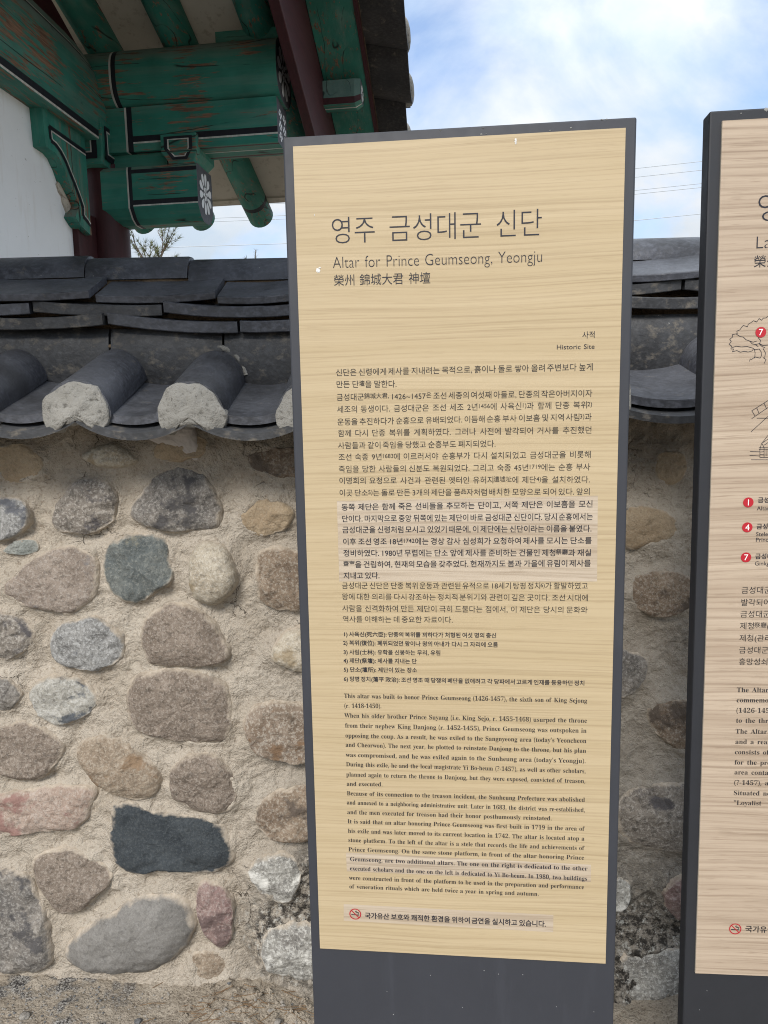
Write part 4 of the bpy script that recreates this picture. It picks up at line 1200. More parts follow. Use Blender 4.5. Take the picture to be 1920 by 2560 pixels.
def lettering(lines, mat, parent, name='lettering', y=-0.0005, only=None):
    mb = MB()
    for st, a, b, txt in lines:
        em, sf, off, up = STYLE[st]
        words = []
        for w in txt.split(' '):
            x, parts = 0.0, []
            sup = False
            for i, part in enumerate(w.split('^')):
                if part:
                    co, fs, adv = _glyph[token_key(part, st)]
                    sc = 0.78 if i % 2 else 1.0
                    dy = 0.19 if i % 2 else 0.0
                    parts.append((x, sc, dy, co, fs))
                    x += adv * sc
            words.append((x, parts))
        tot = sum(w[0] for w in words) * em
        n = len(words)
        sx = 1.0
        gap = 0.28 * em
        if b:
            W = b[0] - a[0]
            if n > 1:
                gap = (W - tot) / (n - 1)
                lo, hi = {'t': (0.44, 0.6), 'st': (0.30, 0.5), 'h': (0.4, 0.5), 'ce': (0.3, 0.4)}.get(st, (0.2, 0.56))
                lo, hi = lo * em, hi * em
                if gap < lo or gap > hi:
                    g = lo if gap < lo else hi
                    sx = (W - g * (n - 1)) / tot
                    gap = g
            else:
                sx = W / tot
        slope = (b[1] - a[1]) / (b[0] - a[0]) if b else 0.0
        if abs(slope) > 0.02: slope = 0.0
        cur = 0.0
        for iw, (wd, parts) in enumerate(words):
            for x, sc, dy, co, fs in (parts if only is None or only == iw else []):
                X_ = a[0] + cur + (x + co[:, 0] * sc) * em * sx
                Z_ = a[1] + (X_ - a[0]) * slope + (up + dy + co[:, 1] * sc) * em
                mb.add(np.stack([X_, np.full(len(X_), y), Z_ + BASE_DROP], 1), fs)
            cur += wd * em * sx + gap
    o = mb.build(name, mat, parent)
    return o

def flat_ring(mb, c, r0, r1, y, n=36, mi=0):
    V, F = [], []
    for i in range(n):
        t = 2 * math.pi * i / n
        V += [(c[0] + r0 * math.cos(t), y, c[1] + r0 * math.sin(t)), (c[0] + r1 * math.cos(t), y, c[1] + r1 * math.sin(t))]
    for i in range(n):
        j = (i + 1) % n
        F.append((2 * i, 2 * j, 2 * j + 1, 2 * i + 1))
    mb.add(V, F, mi)

def flat_disc(mb, c, r, y, n=30, mi=0, squash=1.0):
    mb.add([(c[0] + r * math.cos(2 * math.pi * i / n), y, c[1] + squash * r * math.sin(2 * math.pi * i / n)) for i in range(n)], [tuple(range(n))], mi)

def flat_line(mb, pts, w, y, mi=0):
    P = [Vector((p[0], 0, p[1])) for p in pts]
    for i in range(len(P) - 1):
        d = (P[i + 1] - P[i]); 
        if d.length < 1e-6: continue
        d.normalize()
        s = Vector((-d.z, 0, d.x)) * w * 0.5
        a, b = P[i] - d * w * 0.3, P[i + 1] + d * w * 0.3
        yy = y - 0.00002 * (i % 7)
        mb.add([(q.x, yy, q.z) for q in (a - s, b - s, b + s, a + s)], [(0, 1, 2, 3)], mi)

def no_smoking(c, r, parent, name='no_smoking_symbol'):
    mb = MB()
    z = c[1] + BASE_DROP
    # cigarette and curl of smoke
    flat_line(mb, [(c[0] - 0.62 * r, z - 0.16 * r), (c[0] + 0.42 * r, z - 0.16 * r)], 0.17 * r, -0.0010, 1)
    flat_line(mb, [(c[0] + 0.50 * r, z - 0.16 * r), (c[0] + 0.62 * r, z - 0.16 * r)], 0.17 * r, -0.0010, 1)
    P = [(c[0] + 0.56 * r, z + 0.02 * r), (c[0] + 0.5 * r, z + 0.2 * r), (c[0] + 0.25 * r, z + 0.24 * r), (c[0] + 0.12 * r, z + 0.34 * r), (c[0] + 0.02 * r, z + 0.52 * r)]
    flat_line(mb, P, 0.09 * r, -0.0010, 1)
    flat_line(mb, [(q[0] + 0.14 * r, q[1] + 0.08 * r) for q in P[1:]], 0.08 * r, -0.0010, 1)
    flat_ring(mb, (c[0], z), 0.84 * r, r, -0.0012, 40, 0)
    flat_line(mb, [(c[0] - 0.64 * r, z + 0.64 * r), (c[0] + 0.64 * r, z - 0.64 * r)], 0.15 * r, -0.0014, 0)
    return mb.build(name, [MAT['red'], MAT['ink']], parent)

def make_sign(name, label, M, panel_mat, frame_mat):
    root = empty(name, label, 'information sign', group='slim information signs in front of the stone wall')
    root.matrix_world = M
    D = BASE_DROP
    mb = MB().box(-0.0168, 0.5168, 0.004, 0.034, 0.0, D + 0.0161)
    fr = mb.build('frame', frame_mat, root, bevel=0.0028)
    mb = MB().box(-0.075, 0.575, -0.06, 0.10, -0.03, 0.010)
    mb.build('base_plate', frame_mat, root, bevel=0.003)
    mb = MB().box(0, 0.5, 0.0, 0.0036, D - 1.3598, D)
    for k, f in enumerate(mb.f):
        mb.m[k] = 0 if k == 2 else 1
    pn = mb.build('panel', [panel_mat, MAT['panel_edge']], root)
    return root, fr, pn

prepare(LINES_A + LINES_B)
sign_a, fr_a, pan_a = make_sign('information_sign', 'dark grey information sign with yellow oak panel and pale correction stickers',
    sign_matrix((-0.12886, 1.17612, 1.9183), 0.09828, -0.00279, -0.00195), MAT['panel_oak'], MAT['frame'])
pick = lambda L, ks: [l for l in L if l[0] in ks]
for q_, nm_ in (('t', 'title_lettering'), ('st', 'subtitle_lettering'), ('h', 'second_subtitle_lettering')):
    for iw_ in range(3 if q_ == 't' and 'A' == 'A' else 1):
        lettering(pick(LINES_A, (q_,)), MAT['ink'], pan_a, nm_, only=iw_ if q_ == 't' else None)
lettering(pick(LINES_A, ('c', 'ce')), MAT['ink'], pan_a, 'category_lettering')
lettering(pick(LINES_A, ('k',)), MAT['ink_soft'], pan_a, 'body_lettering')
lettering(pick(LINES_A, ('f',)), MAT['ink'], pan_a, 'footnote_lettering')
lettering(pick(LINES_A, ('e',)), MAT['ink_soft'], pan_a, 'body_lettering')
for q, (st, nm) in enumerate((('s1', 'pale wood grain correction sticker over the middle paragraph'), ('s2', 'narrow correction sticker near the end of the text'), ('s3', 'pale strip sticker with a no smoking symbol'))):
    P = STICKERS[q]
    mb = MB().add([(x, -0.00025, z + BASE_DROP) for x, z in P], [(0, 1, 2, 3)])
    s = mb.build('sticker', MAT['sticker'], sign_a)
    s['label'] = nm
    lettering(pick(LINES_A, (st,)), MAT['ink'], s, 'sticker_lettering', -0.0007)
    if st == 's3':
        no_smoking(NOSMOKE_A, 0.0105, s)

def splat(mb, c, rx, rz, y, seed, n=22):
    rr = random.Random(seed)
    P = [(c[0] + rx * (0.65 + 0.5 * rr.random()) * math.cos(2 * math.pi * i / n), y - 0.0003, c[1] + BASE_DROP + rz * (0.65 + 0.5 * rr.random()) * math.sin(2 * math.pi * i / n)) for i in range(n)]
    mb.add(P + [(c[0], y - 0.0016, c[1] + BASE_DROP)], [(n, i, (i + 1) % n) for i in range(n)], 0, True)
for q, (c_, a_, b_) in enumerate(((SCUFFS[0], 0.0018, 0.0055), (SCUFFS[1], 0.0036, 0.0038), ((SCUFFS[1][0] + 0.003, SCUFFS[1][1] + 0.004), 0.0022, 0.001), (SCUFFS[3], 0.0006, 0.002))):
    mb = MB()
    splat(mb, c_, a_, b_, 0, q + 1)
    mb.build('bird_dropping', MAT['dropping'], pan_a)
mb = MB()
rs = random.Random(3)
for k in range(13):
    splat(mb, (rs.uniform(0, 0.5), rs.uniform(-1.52, -1.375)), rs.uniform(0.0004, 0.001), rs.uniform(0.0004, 0.0013), 0.004, k, 8)
for k in range(9):
    splat(mb, (rs.uniform(0.2, 0.51), 0.004 + rs.uniform(-0.001, 0.011)), rs.uniform(0.0004, 0.0022), rs.uniform(0.0004, 0.0012), 0.004, k + 90, 8)
mb.build('dirt_speck', MAT['speck'], fr_a, kind='stuff')

sign_b, fr_b, pan_b = make_sign('information_sign', 'charcoal information sign with pinkish ash panel, red number dots and a tree drawing',
    sign_matrix((0.50345, 1.10948, 1.91771), 0.08607, 0.00281, 0.00532), MAT['panel_ash'], MAT['frame_dark'])
for q_, nm_ in (('t', 'title_lettering'), ('st', 'subtitle_lettering'), ('h', 'second_subtitle_lettering')):
    for iw_ in range(3 if q_ == 't' and 'B' == 'A' else 1):
        lettering(pick(LINES_B, (q_,)), MAT['ink'], pan_b, nm_, only=iw_ if q_ == 't' else None)
for q in ('k', 'e', 's3'):
    lettering(pick(LINES_B, (q,)), MAT['ink_soft'], pan_b, 'body_lettering')
LEG = pick(LINES_B, ('f', 'ce2'))
for q in ((0, 1), (2, 3, 4), (5, 6)):
    lettering([LEG[i] for i in q if i < len(LEG)], MAT['ink'], pan_b, 'legend_lettering')
no_smoking(NOSMOKE_B, 0.0098, pan_b)
for nm, part in (('tree_drawing', SKETCH[:10]), ('building_drawing', SKETCH[10:])):
    mb = MB()
    for pl in part:
        flat_line(mb, [(x, z + BASE_DROP) for x, z in pl], 0.00075, -0.0004)
    mb.build(nm, MAT['ink'], pan_b)
prepare([('ce', None, None, d[0]) for d in RED_DOTS])
for d in RED_DOTS:
    mb = MB()
    flat_disc(mb, (d[1], d[2] + BASE_DROP), 0.0078, -0.0008)
    o = mb.build('number_dot', MAT['red'], pan_b)
    co, fs, adv = _glyph[token_key(d[0], 'ce')]
    em = 0.0135
    mid = (co.max(0) + co.min(0)) / 2
    m2 = MB().add(np.stack([d[1] + (co[:, 0] - mid[0]) * em, np.full(len(co), -0.0012), d[2] + BASE_DROP + (co[:, 1] - mid[1]) * em], 1), fs)
    # the numeral belongs to its dot's mesh
    n0 = len(o.data.vertices)
    bm = bmesh.new(); bm.from_mesh(o.data)
    vs = [bm.verts.new(p) for p in m2.v]
    for f in m2.f:
        try:
            fc = bm.faces.new([vs[i] for i in f]); fc.material_index = 1
        except ValueError:
            pass
    bm.to_mesh(o.data); bm.free()
    o.data.materials.append(MAT['white_ink'])
mb = MB()
for k in range(14):
    splat(mb, (rs.uniform(0, 0.5), rs.uniform(-1.52, -1.375)), rs.uniform(0.0004, 0.0009), rs.uniform(0.0004, 0.0012), 0.004, k + 300, 8)
splat(mb, (0.062, 0.0135), 0.003, 0.003, 0.004, 401, 12)
splat(mb, (0.027, 0.010), 0.001, 0.001, 0.004, 402, 9)
mb.build('dirt_speck', MAT['speck'], fr_b, kind='stuff')

# ------------------------------------------------------------------ gate house (local axes: x along its purlins, y across, z up)
GA = R(7.2)
gate = empty('gate_house', 'white walled wooden gate house with green and maroon painted eaves rising behind the wall', 'building', (-1.224, 3.4, 0.0), -GA)
SL = 0.47                                    # fall of the roof per metre
RIDGE = -0.95                                # y of the ridge line
def roof_z(y, off=0.0):
    return 3.09 + off - SL * (y if y > RIDGE else 2 * RIDGE - y)

def circle(x, yc, zc, r, n=36):
    q = lambda v: math.copysign(abs(v) ** 0.74, v)            # hewn round, a little squared
    return [(x, yc + r * q(math.cos(2 * math.pi * i / n)), zc + r * q(math.sin(2 * math.pi * i / n))) for i in range(n)]

def petals(mb, c, ru, rv, n, inner, plane, mi=0, lift=0.0):
    """a painted rosette; plane(u, v) maps to a point on the end face"""
    for k in range(n):
        a = 2 * math.pi * k / n + 0.2
        P = []
        for t, w in ((inner, 0.0), (0.5, 0.30), (0.8, 0.34), (0.97, 0.18), (1.0, 0.0), (0.97, -0.18), (0.8, -0.34), (0.5, -0.30)):
            w2 = w * (2 * math.pi / n) * 1.15
            P.append(plane(c[0] + ru * t * math.cos(a + w2), c[1] + rv * t * math.sin(a + w2)))
        mb.add(P, [tuple(range(len(P)))], mi)

# posts
for y0 in (0.0, 2 * RIDGE):
    mb = MB()
    mb.loft([[(0.095 * math.cos(2 * math.pi * i / 28), y0 + 0.095 * math.sin(2 * math.pi * i / 28), z) for i in range(28)] for z in (-0.05, 1.2, 2.63)], smooth=True)
    mb.build('post', MAT['maroon'], gate)
    s = 1 if y0 == 0 else -1
    ya, yb = sorted((y0 - s * 0.07, y0 - s * 0.245))
    MB().box(-0.05, -0.006, ya, yb, -0.05, 2.40).build('jamb', MAT['maroon'], gate, bevel=0.003)
# gable wall: whitewashed below the beam, board infill above
MB().box(-0.09, -0.032, 2 * RIDGE + 0.25, -0.20, -0.05, 2.70).build('plaster_wall', MAT['whitewash'], gate)
mb = MB()
zt = roof_z(RIDGE, 0.0)
mb.loft([[(xx, 2 * RIDGE, 2.76), (xx, 0.0, 2.76), (xx, 0.0, 3.05), (xx, RIDGE, zt - 0.02), (xx, 2 * RIDGE, 3.05)] for xx in (-0.06, -0.03)])
mb.build('gable_board', MAT['maroon_x'], gate)
mb = MB()                                     # broken plaster by the bracket
rp = random.Random(8)
P = [(-0.235, 2.365), (-0.26, 2.345), (-0.285, 2.362), (-0.30, 2.385), (-0.312, 2.40), (-0.316, 2.425), (-0.335, 2.437), (-0.348, 2.462), (-0.335, 2.475), (-0.31, 2.462), (-0.26, 2.42), (-0.24, 2.39)]
n = len(P)
mb.add([(0.002 + rp.uniform(0, 0.005) - 0.028, y, z) for y, z in P] + [(-0.014, -0.295, 2.415)] + [(-0.04, y, z) for y, z in P], [(n, i, (i + 1) % n) for i in range(n)] + [(i, (i + 1) % n, n + 1 + (i + 1) % n, n + 1 + i) for i in range(n)])
mb.build('broken_plaster', MAT['rawplaster'], gate)

# crossbeam along the gable
def beam_section(y, top, bot=2.696, hw=0.064):
    s = []
    h_ = top - bot
    prof = [(hw - 0.004, bot), (hw, bot + 0.004), (hw + 0.001, bot + 0.012), (hw + 0.002, bot + 0.038), (hw + 0.005, bot + 0.3 * h_), (hw + 0.001, bot + 0.56 * h_),
            (hw - 0.006, bot + 0.70 * h_), (hw - 0.015, bot + 0.80 * h_), (hw - 0.020, bot + 0.83 * h_), (hw - 0.023, bot + 0.845 * h_), (hw - 0.036, bot + 0.93 * h_), (0.0, top)]
    for x_, z_ in prof:
        s.append((x_, y, z_))
    for x_, z_ in reversed(prof[:-1]):
        s.append((-x_, y, z_))
    return s
ys = [(2 * RIDGE - 0.05, 2.86), (2 * RIDGE + 0.1, 2.98), (2 * RIDGE + 0.3, 3.07), (RIDGE - 0.3, 3.095), (-0.6, 3.088), (-0.42, 3.084), (-0.30, 3.08), (-0.22, 3.072), (-0.16, 3.058), (-0.11, 3.04), (-0.07, 3.01), (-0.02, 2.95), (0.05, 2.87)]
mb = MB()
em_ = [None, 2, 1, None, None, None, 3, 1, 2, None, None, None] + [None] * 11
em_[4] = 0
mb.loft([beam_section(y, t) for y, t in ys], 0, edge_m=em_)
bm_ = shade_auto(mb.build('crossbeam', [MAT['green_y_worn'], MAT['black'], MAT['white'], MAT['green_grey']], gate), 50)

# bracket wing under the beam, with a painted outline
WING = [(-0.490, 2.698), (-0.186, 2.698), (-0.184, 2.300), (-0.205, 2.302), (-0.265, 2.319), (-0.305, 2.345), (-0.285, 2.375), (-0.262, 2.40), (-0.295, 2.43), (-0.341, 2.478), (-0.36, 2.51), (-0.395, 2.545), (-0.425, 2.555), (-0.485, 2.557)]
mb = MB()
mb.loft([[(xx, y, z) for y, z in WING] for xx in (-0.04, 0.02)])
wing = mb.build('bracket_wing', MAT['green_z'], gate, bevel=0.003)
mb = MB()
inn = [(-0.465, 2.622), (-0.10, 2.622)]
flat = lambda P, w, mi, xx: [mb.add([(xx, a.x, a.y) for a in q], [(0, 1, 2, 3)], mi) for q in [
    (lambda p, r: (lambda d, s: (p - s, r - s, r + s, p + s))((r - p), Vector((-(r - p).y, (r - p).x)).normalized() * w / 2))(Vector(P[i]), Vector(P[i + 1])) for i in range(len(P) - 1)]]
edge = [(-0.447, 2.590), (-0.42, 2.588), (-0.385, 2.572), (-0.352, 2.545), (-0.325, 2.51), (-0.295, 2.475), (-0.262, 2.43), (-0.240, 2.395), (-0.245, 2.362), (-0.22, 2.352), (-0.188, 2.338)]
flat([(-0.447, 2.594), (-0.452, 2.640), (-0.188, 2.636)], 0.016, 0, 0.0217)
flat(edge, 0.015, 0, 0.0217)
flat([(-0.438, 2.598), (-0.440, 2.628), (-0.188, 2.624)], 0.006, 1, 0.0223)
flat([(min(y + 0.011, -0.188), z + 0.008) for y, z in edge], 0.006, 1, 0.0223)
wl = mb.build('painted_outline', [MAT['black'], MAT['white']], wing)

# capital block on the post
def block(name, x0, x1, y0, y1, z0, zm, z1, inset, parent, outline=()):
    mb = MB()
    def sec(z, k):
        return [(x0 + k, y0 + k, z), (x1 - k, y0 + k, z), (x1 - k, y1 - k, z), (x0 + k, y1 - k, z)]
    mb.loft([sec(z0, inset), sec(z0 + 0.012, inset * 0.94), sec(zm, 0.0), sec(z1, 0.0)])
    o = mb.build(name, MAT['green_x'], parent, bevel=0.004)
    return o
cap = block('capital_block', -0.085, 0.078, -0.150, 0.105, 2.605, 2.69, 2.782, 0.012, gate)
mb = MB()
def strip3(P, Q, mi):
    mb.add([*P, *Q], [(0, 1, 3, 2)] if len(P) == 2 else [(0, 1, 2, 3)], mi)
def quad(a, b, c, d, mi):
    mb.add([a, b, c, d], [(0, 1, 2, 3)], mi)
yf = -0.1522
for (xa, xb, za, zb, mi, dd) in ((0.036, 0.060, 2.70, 2.765, 0, 0), (0.030, 0.054, 2.628, 2.70, 0, 0), (-0.07, 0.05, 2.625, 2.648, 0, 0.0004), (0.0, 0.058, 2.748, 2.766, 0, 0.0004),
                             (0.030, 0.036, 2.70, 2.748, 1, 0.0006), (0.024, 0.030, 2.648, 2.70, 1, 0.0006), (-0.07, 0.028, 2.648, 2.654, 1, 0.0008), (0.0, 0.034, 2.742, 2.748, 1, 0.0008)):
    quad((xa, yf - dd + (0.006 if zb < 2.70 else 0), za), (xb, yf - dd + (0.006 if zb < 2.70 else 0), za), (xb, yf - dd, zb), (xa, yf - dd, zb), mi)
xf = 0.0802
for (ya, yb, za, zb, mi, dd) in ((-0.128, -0.110, 2.69, 2.76, 0, 0), (-0.128, -0.110, 2.63, 2.69, 0, 0), (-0.125, 0.09, 2.744, 2.762, 0, 0.0004), (-0.125, 0.09, 2.626, 2.648, 0, 0.0004),
                             (-0.110, -0.103, 2.648, 2.744, 1, 0.0006), (-0.105, 0.09, 2.738, 2.744, 1, 0.0008), (-0.105, 0.09, 2.648, 2.654, 1, 0.0008)):
    quad((xf + dd - (0.006 if zb < 2.69 else 0), ya, za), (xf + dd - (0.006 if zb < 2.69 else 0), yb, za), (xf + dd, yb, zb), (xf + dd, ya, zb), mi)
mb.build('painted_outline', [MAT['black'], MAT['white']], cap)

# purlin, its support rail and the lower projecting beam
mb = MB()
xs = [-1.4, 0.114, 0.123, 0.143, 0.840]
mb.loft([circle(x, 0, 2.965, 0.123) for x in xs], 0, seg_m=[None, 2, 1, None], smooth=True, cap_m=3)
pur = mb.build('purlin', [MAT['green_x'], MAT['black'], MAT['white'], MAT['endgrey']], gate)
mb = MB()
petals(mb, (0, 2.965), 0.105, 0.105, 9, 0.30, lambda u, v: (0.8422, u, v))
petals(mb, (0, 2.965), 0.036, 0.036, 6, 0.15, lambda u, v: (0.8426, u, v))
mb.build('flower_motif', MAT['petal'], pur)
mb = MB()
xs = [-1.4, 0.152, 0.161, 0.185, 0.826]
sec = lambda x: [(x, -0.08, 2.665), (x, -0.08, 2.697), (x, -0.08, 2.704), (x, -0.08, 2.728), (x, -0.08, 2.846), (x, 0.08, 2.846), (x, 0.08, 2.665), (x, 0.066, 2.665), (x, 0.052, 2.665), (x, 0.0, 2.665), (x, -0.006, 2.665), (x, -0.055, 2.665), (x, -0.068, 2.665)]
def rail_m(i, j):
    if i == 1: return 2
    if i == 2: return 1
    if i == 3:
        return {1: 2, 2: 1, 7: 4, 9: 2, 11: 4}.get(j, 0)
    return 0
mb.loft([sec(x) for x in xs], rail_m, cap_m=3)
rail = mb.build('purlin_rail', [MAT['green_x_worn'], MAT['black'], MAT['white'], MAT['endgrey'], MAT['maroon_x']], gate)
mb = MB()
for z_ in (2.70, 2.745, 2.79):
    for y_ in (-0.035, 0.03):
        petals(mb, (y_, z_), 0.026, 0.019, 4, 0.1, lambda u, v: (0.8282, u, v))
mb.build('flower_motif', MAT['petal'], rail)

mb = MB()
xs = [0.02, 0.149, 0.156, 0.172, 0.466]
def lsec(x):
    return [(x, -0.09, 2.43), (x, -0.09, 2.436), (x, -0.09, 2.442), (x, -0.09, 2.462), (x, -0.09, 2.572), (x, -0.09, 2.588), (x, -0.085, 2.601), (x, 0.085, 2.601), (x, 0.09, 2.58), (x, 0.09, 2.43), (x, 0.06, 2.388), (x, 0.03, 2.372), (x, -0.03, 2.372), (x, -0.062, 2.39)]
def low_m(i, j):
    if i == 1: return 2
    if i == 2: return 1
    if i == 3:
        return {1: 2, 2: 1, 4: 1}.get(j, 0)
    return 0
mb.loft([lsec(x) for x in xs], low_m, cap_m=3)
low = mb.build('lower_beam', [MAT['green_x_worn'], MAT['black'], MAT['white'], MAT['endgrey']], gate)
mb = MB()
petals(mb, (0.0, 2.495), 0.072, 0.088, 10, 0.36, lambda u, v: (0.4682, u, v))
petals(mb, (0.0, 2.495), 0.026, 0.032, 6, 0.1, lambda u, v: (0.4686, u, v))
mb.build('flower_motif', MAT['petal'], low)

sb = block('bearing_block', 0.318, 0.478, -0.108, 0.108, 2.602, 2.645, 2.715, 0.022, gate)
mb = MB()
O = [(0.335, 2.705), (0.461, 2.705), (0.461, 2.655), (0.43, 2.614), (0.366, 2.614), (0.335, 2.655)]
cO = (0.398, 2.662)
def ring_poly(k0, k1, y, mi):
    for i in range(6):
        a, b = O[i], O[(i + 1) % 6]
        f = lambda p, k: (cO[0] + (p[0] - cO[0]) * k, y + (0.011 if p[1] < 2.64 else 0.0), cO[1] + (p[1] - cO[1]) * k)
        mb.add([f(a, k0), f(b, k0), f(b, k1), f(a, k1)], [(0, 1, 2, 3)], mi)
ring_poly(1.0, 0.76, -0.1105, 0)
ring_poly(0.76, 0.66, -0.1105, 1)
mb.build('painted_outline', [MAT['black'], MAT['white']], sb)
MB().box(-0.1, 0.32, -0.05, 0.05, 2.60, 2.664).build('spacer', MAT['green_x'], gate)

# rafters on both slopes
for k, u0 in enumerate((-1.08, -0.70, -0.335, 0.022, 0.372, 0.745)):
    for sgn in (1, -1):
        mb = MB()
        st = [RIDGE, 0.0, 0.90, 0.925, 1.035]
        secs = []
        for y in st:
            zc = roof_z(y, 0.073)
            yy = y if sgn == 1 else 2 * RIDGE - y
            uu = u0 + 0.045 * y
            rr_ = 0.073 if y < 0.95 else 0.072
            secs.append([(uu + rr_ * math.cos(2 * math.pi * i / 22), yy + rr_ * 0.42 * math.sin(2 * math.pi * i / 22) * sgn, zc + rr_ * math.sin(2 * math.pi * i / 22)) for i in range(22)])
        mb.loft(secs, 0, seg_m=[None, None, 1, None], smooth=True)
        mb.build('rafter', [MAT['green_y'], MAT['black']], gate)
# plaster between the rafters, lip board and roof deck
for sgn in (1, -1):
    yy = lambda y: y if sgn == 1 else 2 * RIDGE - y
    def slab(name, u0, u1, ya, yb, o0, o1, m, bev=0.0):
        mb = MB()
        mb.loft([[(u0, yy(y), roof_z(y, o0)), (u1, yy(y), roof_z(y, o0)), (u1, yy(y), roof_z(y, o1)), (u0, yy(y), roof_z(y, o1))] for y in (ya, yb)])
        return mb.build(name, m, gate, bevel=bev)
    slab('eave_plaster', -1.4, 0.874, RIDGE, 0.93, 0.098, 0.13, MAT['ceiling'])
    slab('lip_board', -1.4, 0.874, 0.93, 0.965, 0.088, 0.16, MAT['ceiling'])
    slab('roof_deck', -1.4, 0.874, RIDGE, 1.0, 0.165, 0.24, MAT['mud'])
    slab('bargeboard', 0.890, 0.934, RIDGE, 1.08, -0.238, 0.205, MAT['maroon_x'], 0.004)
    slab('gable_soffit', 0.935, 1.135, RIDGE, 1.02, 0.21, 0.245, MAT['green_y'])
    slab('edge_strip', 1.136, 1.150, RIDGE, 1.02, 0.205, 0.275, MAT['maroon_x'])
    slab('roof_bed', 0.90, 1.15, RIDGE, 1.02, 0.248, 0.29, MAT['mud'])
    # short square brackets under the soffit
    for y0 in (-0.62, -0.10, 0.43, 0.98):
        mb = MB()
        zc = roof_z(y0, 0.205)
        prof = [(-0.052, -0.078), (-0.046, -0.105), (-0.036, -0.108), (-0.005, -0.108), (0.004, -0.108), (0.036, -0.108), (0.046, -0.105), (0.052, -0.078), (0.052, 0.0), (-0.052, 0.0)]
        st = [0.932, 1.085, 1.115]
        def sec_(u, k):
            return [(u, yy(y0 + a * k), zc + b * k) for a, b in prof]
        mb.loft([sec_(st[0], 1), sec_(st[1], 1), sec_(st[2], 0.86)], lambda i, j: {0: 2, 1: 0, 3: 4, 5: 2, 9: 3}.get(j, 0), cap_m=1)
        mk = mb.build('soffit_bracket', [MAT['green_x'], MAT['endgrey'], MAT['maroon_x'], MAT['green_grey'], MAT['white']], gate)
        mb = MB()
        petals(mb, (y0, zc - 0.048), 0.036, 0.038, 8, 0.2, lambda u, v: (1.1165, yy(u), v))
        mb.build('flower_motif', MAT['petal'], mk)
MB().box(0.56, 0.874, -0.04, 0.05, 3.086, 3.135).build('purlin_packing', MAT['green_x'], gate)
rz_ = roof_z(RIDGE, 0.24)
MB().loft([circle(x, RIDGE, 3.36, 0.12, 24) for x in (-1.4, 0.86)], smooth=True).build('ridge_purlin', MAT['green_x'], gate)
MB().loft([circle(x, 2 * RIDGE, 2.965, 0.123, 24) for x in (-1.4, 0.86)], smooth=True).build('purlin', MAT['green_x'], gate)

# tiles: verge tiles laid sideways over the gable edge, and rows of cover tiles down the slopes
for sgn in (1, -1):
    yy = lambda y: y if sgn == 1 else 2 * RIDGE - y
    y = RIDGE + 0.12
    k = 0
    while y < 1.05:
        # sideways pan tile, hollow upwards
        secs = []
        a = R(54)
        Rr = 0.168
        tip = rt.uniform(-0.022, 0.035)
        for u, dz_ in ((0.95, 0.0), (1.16, 0.0), (1.325 + tip, -0.042)):
            s = []
            zc = 0.305 + dz_
            for i in range(11):
                t = -a + 2 * a * i / 10
                s.append((u, yy(y + Rr * math.sin(t)), roof_z(y + Rr * math.sin(t), zc) + Rr * (1 - math.cos(t)) - 0.01))
            for i in range(10, -1, -1):
                t = -a + 2 * a * i / 10
                s.append((u, yy(y + (Rr + 0.02) * math.sin(t)), roof_z(y + (Rr + 0.02) * math.sin(t), zc) + Rr - (Rr + 0.02) * math.cos(t) - 0.01))
            secs.append(s)
        shade_auto(MB().loft(secs).build('verge_tile', MAT['tile_brown'], gate), 35)
        # cover tile with a lime plug over the joint
        yj = y + 0.135
        secs = []
        for u in (0.95, 1.308 + tip):
            s = []
            for i in range(15):
                t = math.pi * i / 14
                s.append((u, yy(yj + 0.072 * math.cos(t)), roof_z(yj + 0.072 * math.cos(t), 0.335) + 0.07 * math.sin(t)))
            secs.append(s)
        cv = shade_auto(MB().loft(secs).build('verge_cover_tile', MAT['tile_brown'], gate), 35)
        V = []
        for q, (r, du) in enumerate(((0.35, 0.024), (0.7, 0.018), (0.92, 0.008), (1.0, -0.02))):
            for i in range(18):
                t = 2 * math.pi * i / 18
                w = 1 + 0.08 * float(vnoise(np.array([[math.cos(t) * 2 + k * 5, math.sin(t) * 2, 0]]), 14)[0])
                V.append((1.308 + tip + du, yy(yj + 0.07 * r * w * math.cos(t)), roof_z(yj + 0.07 * r * math.cos(t), 0.355) + 0.055 * r * w * math.sin(t)))
        F = [(q * 18 + i, q * 18 + (i + 1) % 18, (q + 1) * 18 + (i + 1) % 18, (q + 1) * 18 + i) for q in range(3) for i in range(18)] + [tuple(range(18))]
        MB().add(V, F, 0, True).build('plaster_plug', MAT['lime'], cv)
        y += 0.27
        k += 1
    for q in range(9):
        u = -1.3 + 0.26 * q
        secs = []
        for y_ in (RIDGE, 0.0, 1.06):
            secs.append([(u + 0.075 * math.cos(math.pi * i / 12), yy(y_), roof_z(y_, 0.30) + 0.08 * math.sin(math.pi * i / 12)) for i in range(13)])
        shade_auto(MB().loft(secs).build('roof_cover_tile', MAT['tile'], gate), 40)
    mb = MB()
    mb.loft([[(-1.4, yy(y_), roof_z(y_, 0.245)), (0.99, yy(y_), roof_z(y_, 0.245)), (0.99, yy(y_), roof_z(y_, 0.30)), (-1.4, yy(y_), roof_z(y_, 0.30))] for y_ in (RIDGE, 1.07)])
    mb.build('roof_pan_tiles', MAT['tile'], gate)
MB().box(-1.4, 1.1, RIDGE - 0.13, RIDGE + 0.13, rz_ - 0.02, rz_ + 0.30).build('roof_ridge', MAT['tile_old'], gate, bevel=0.03)

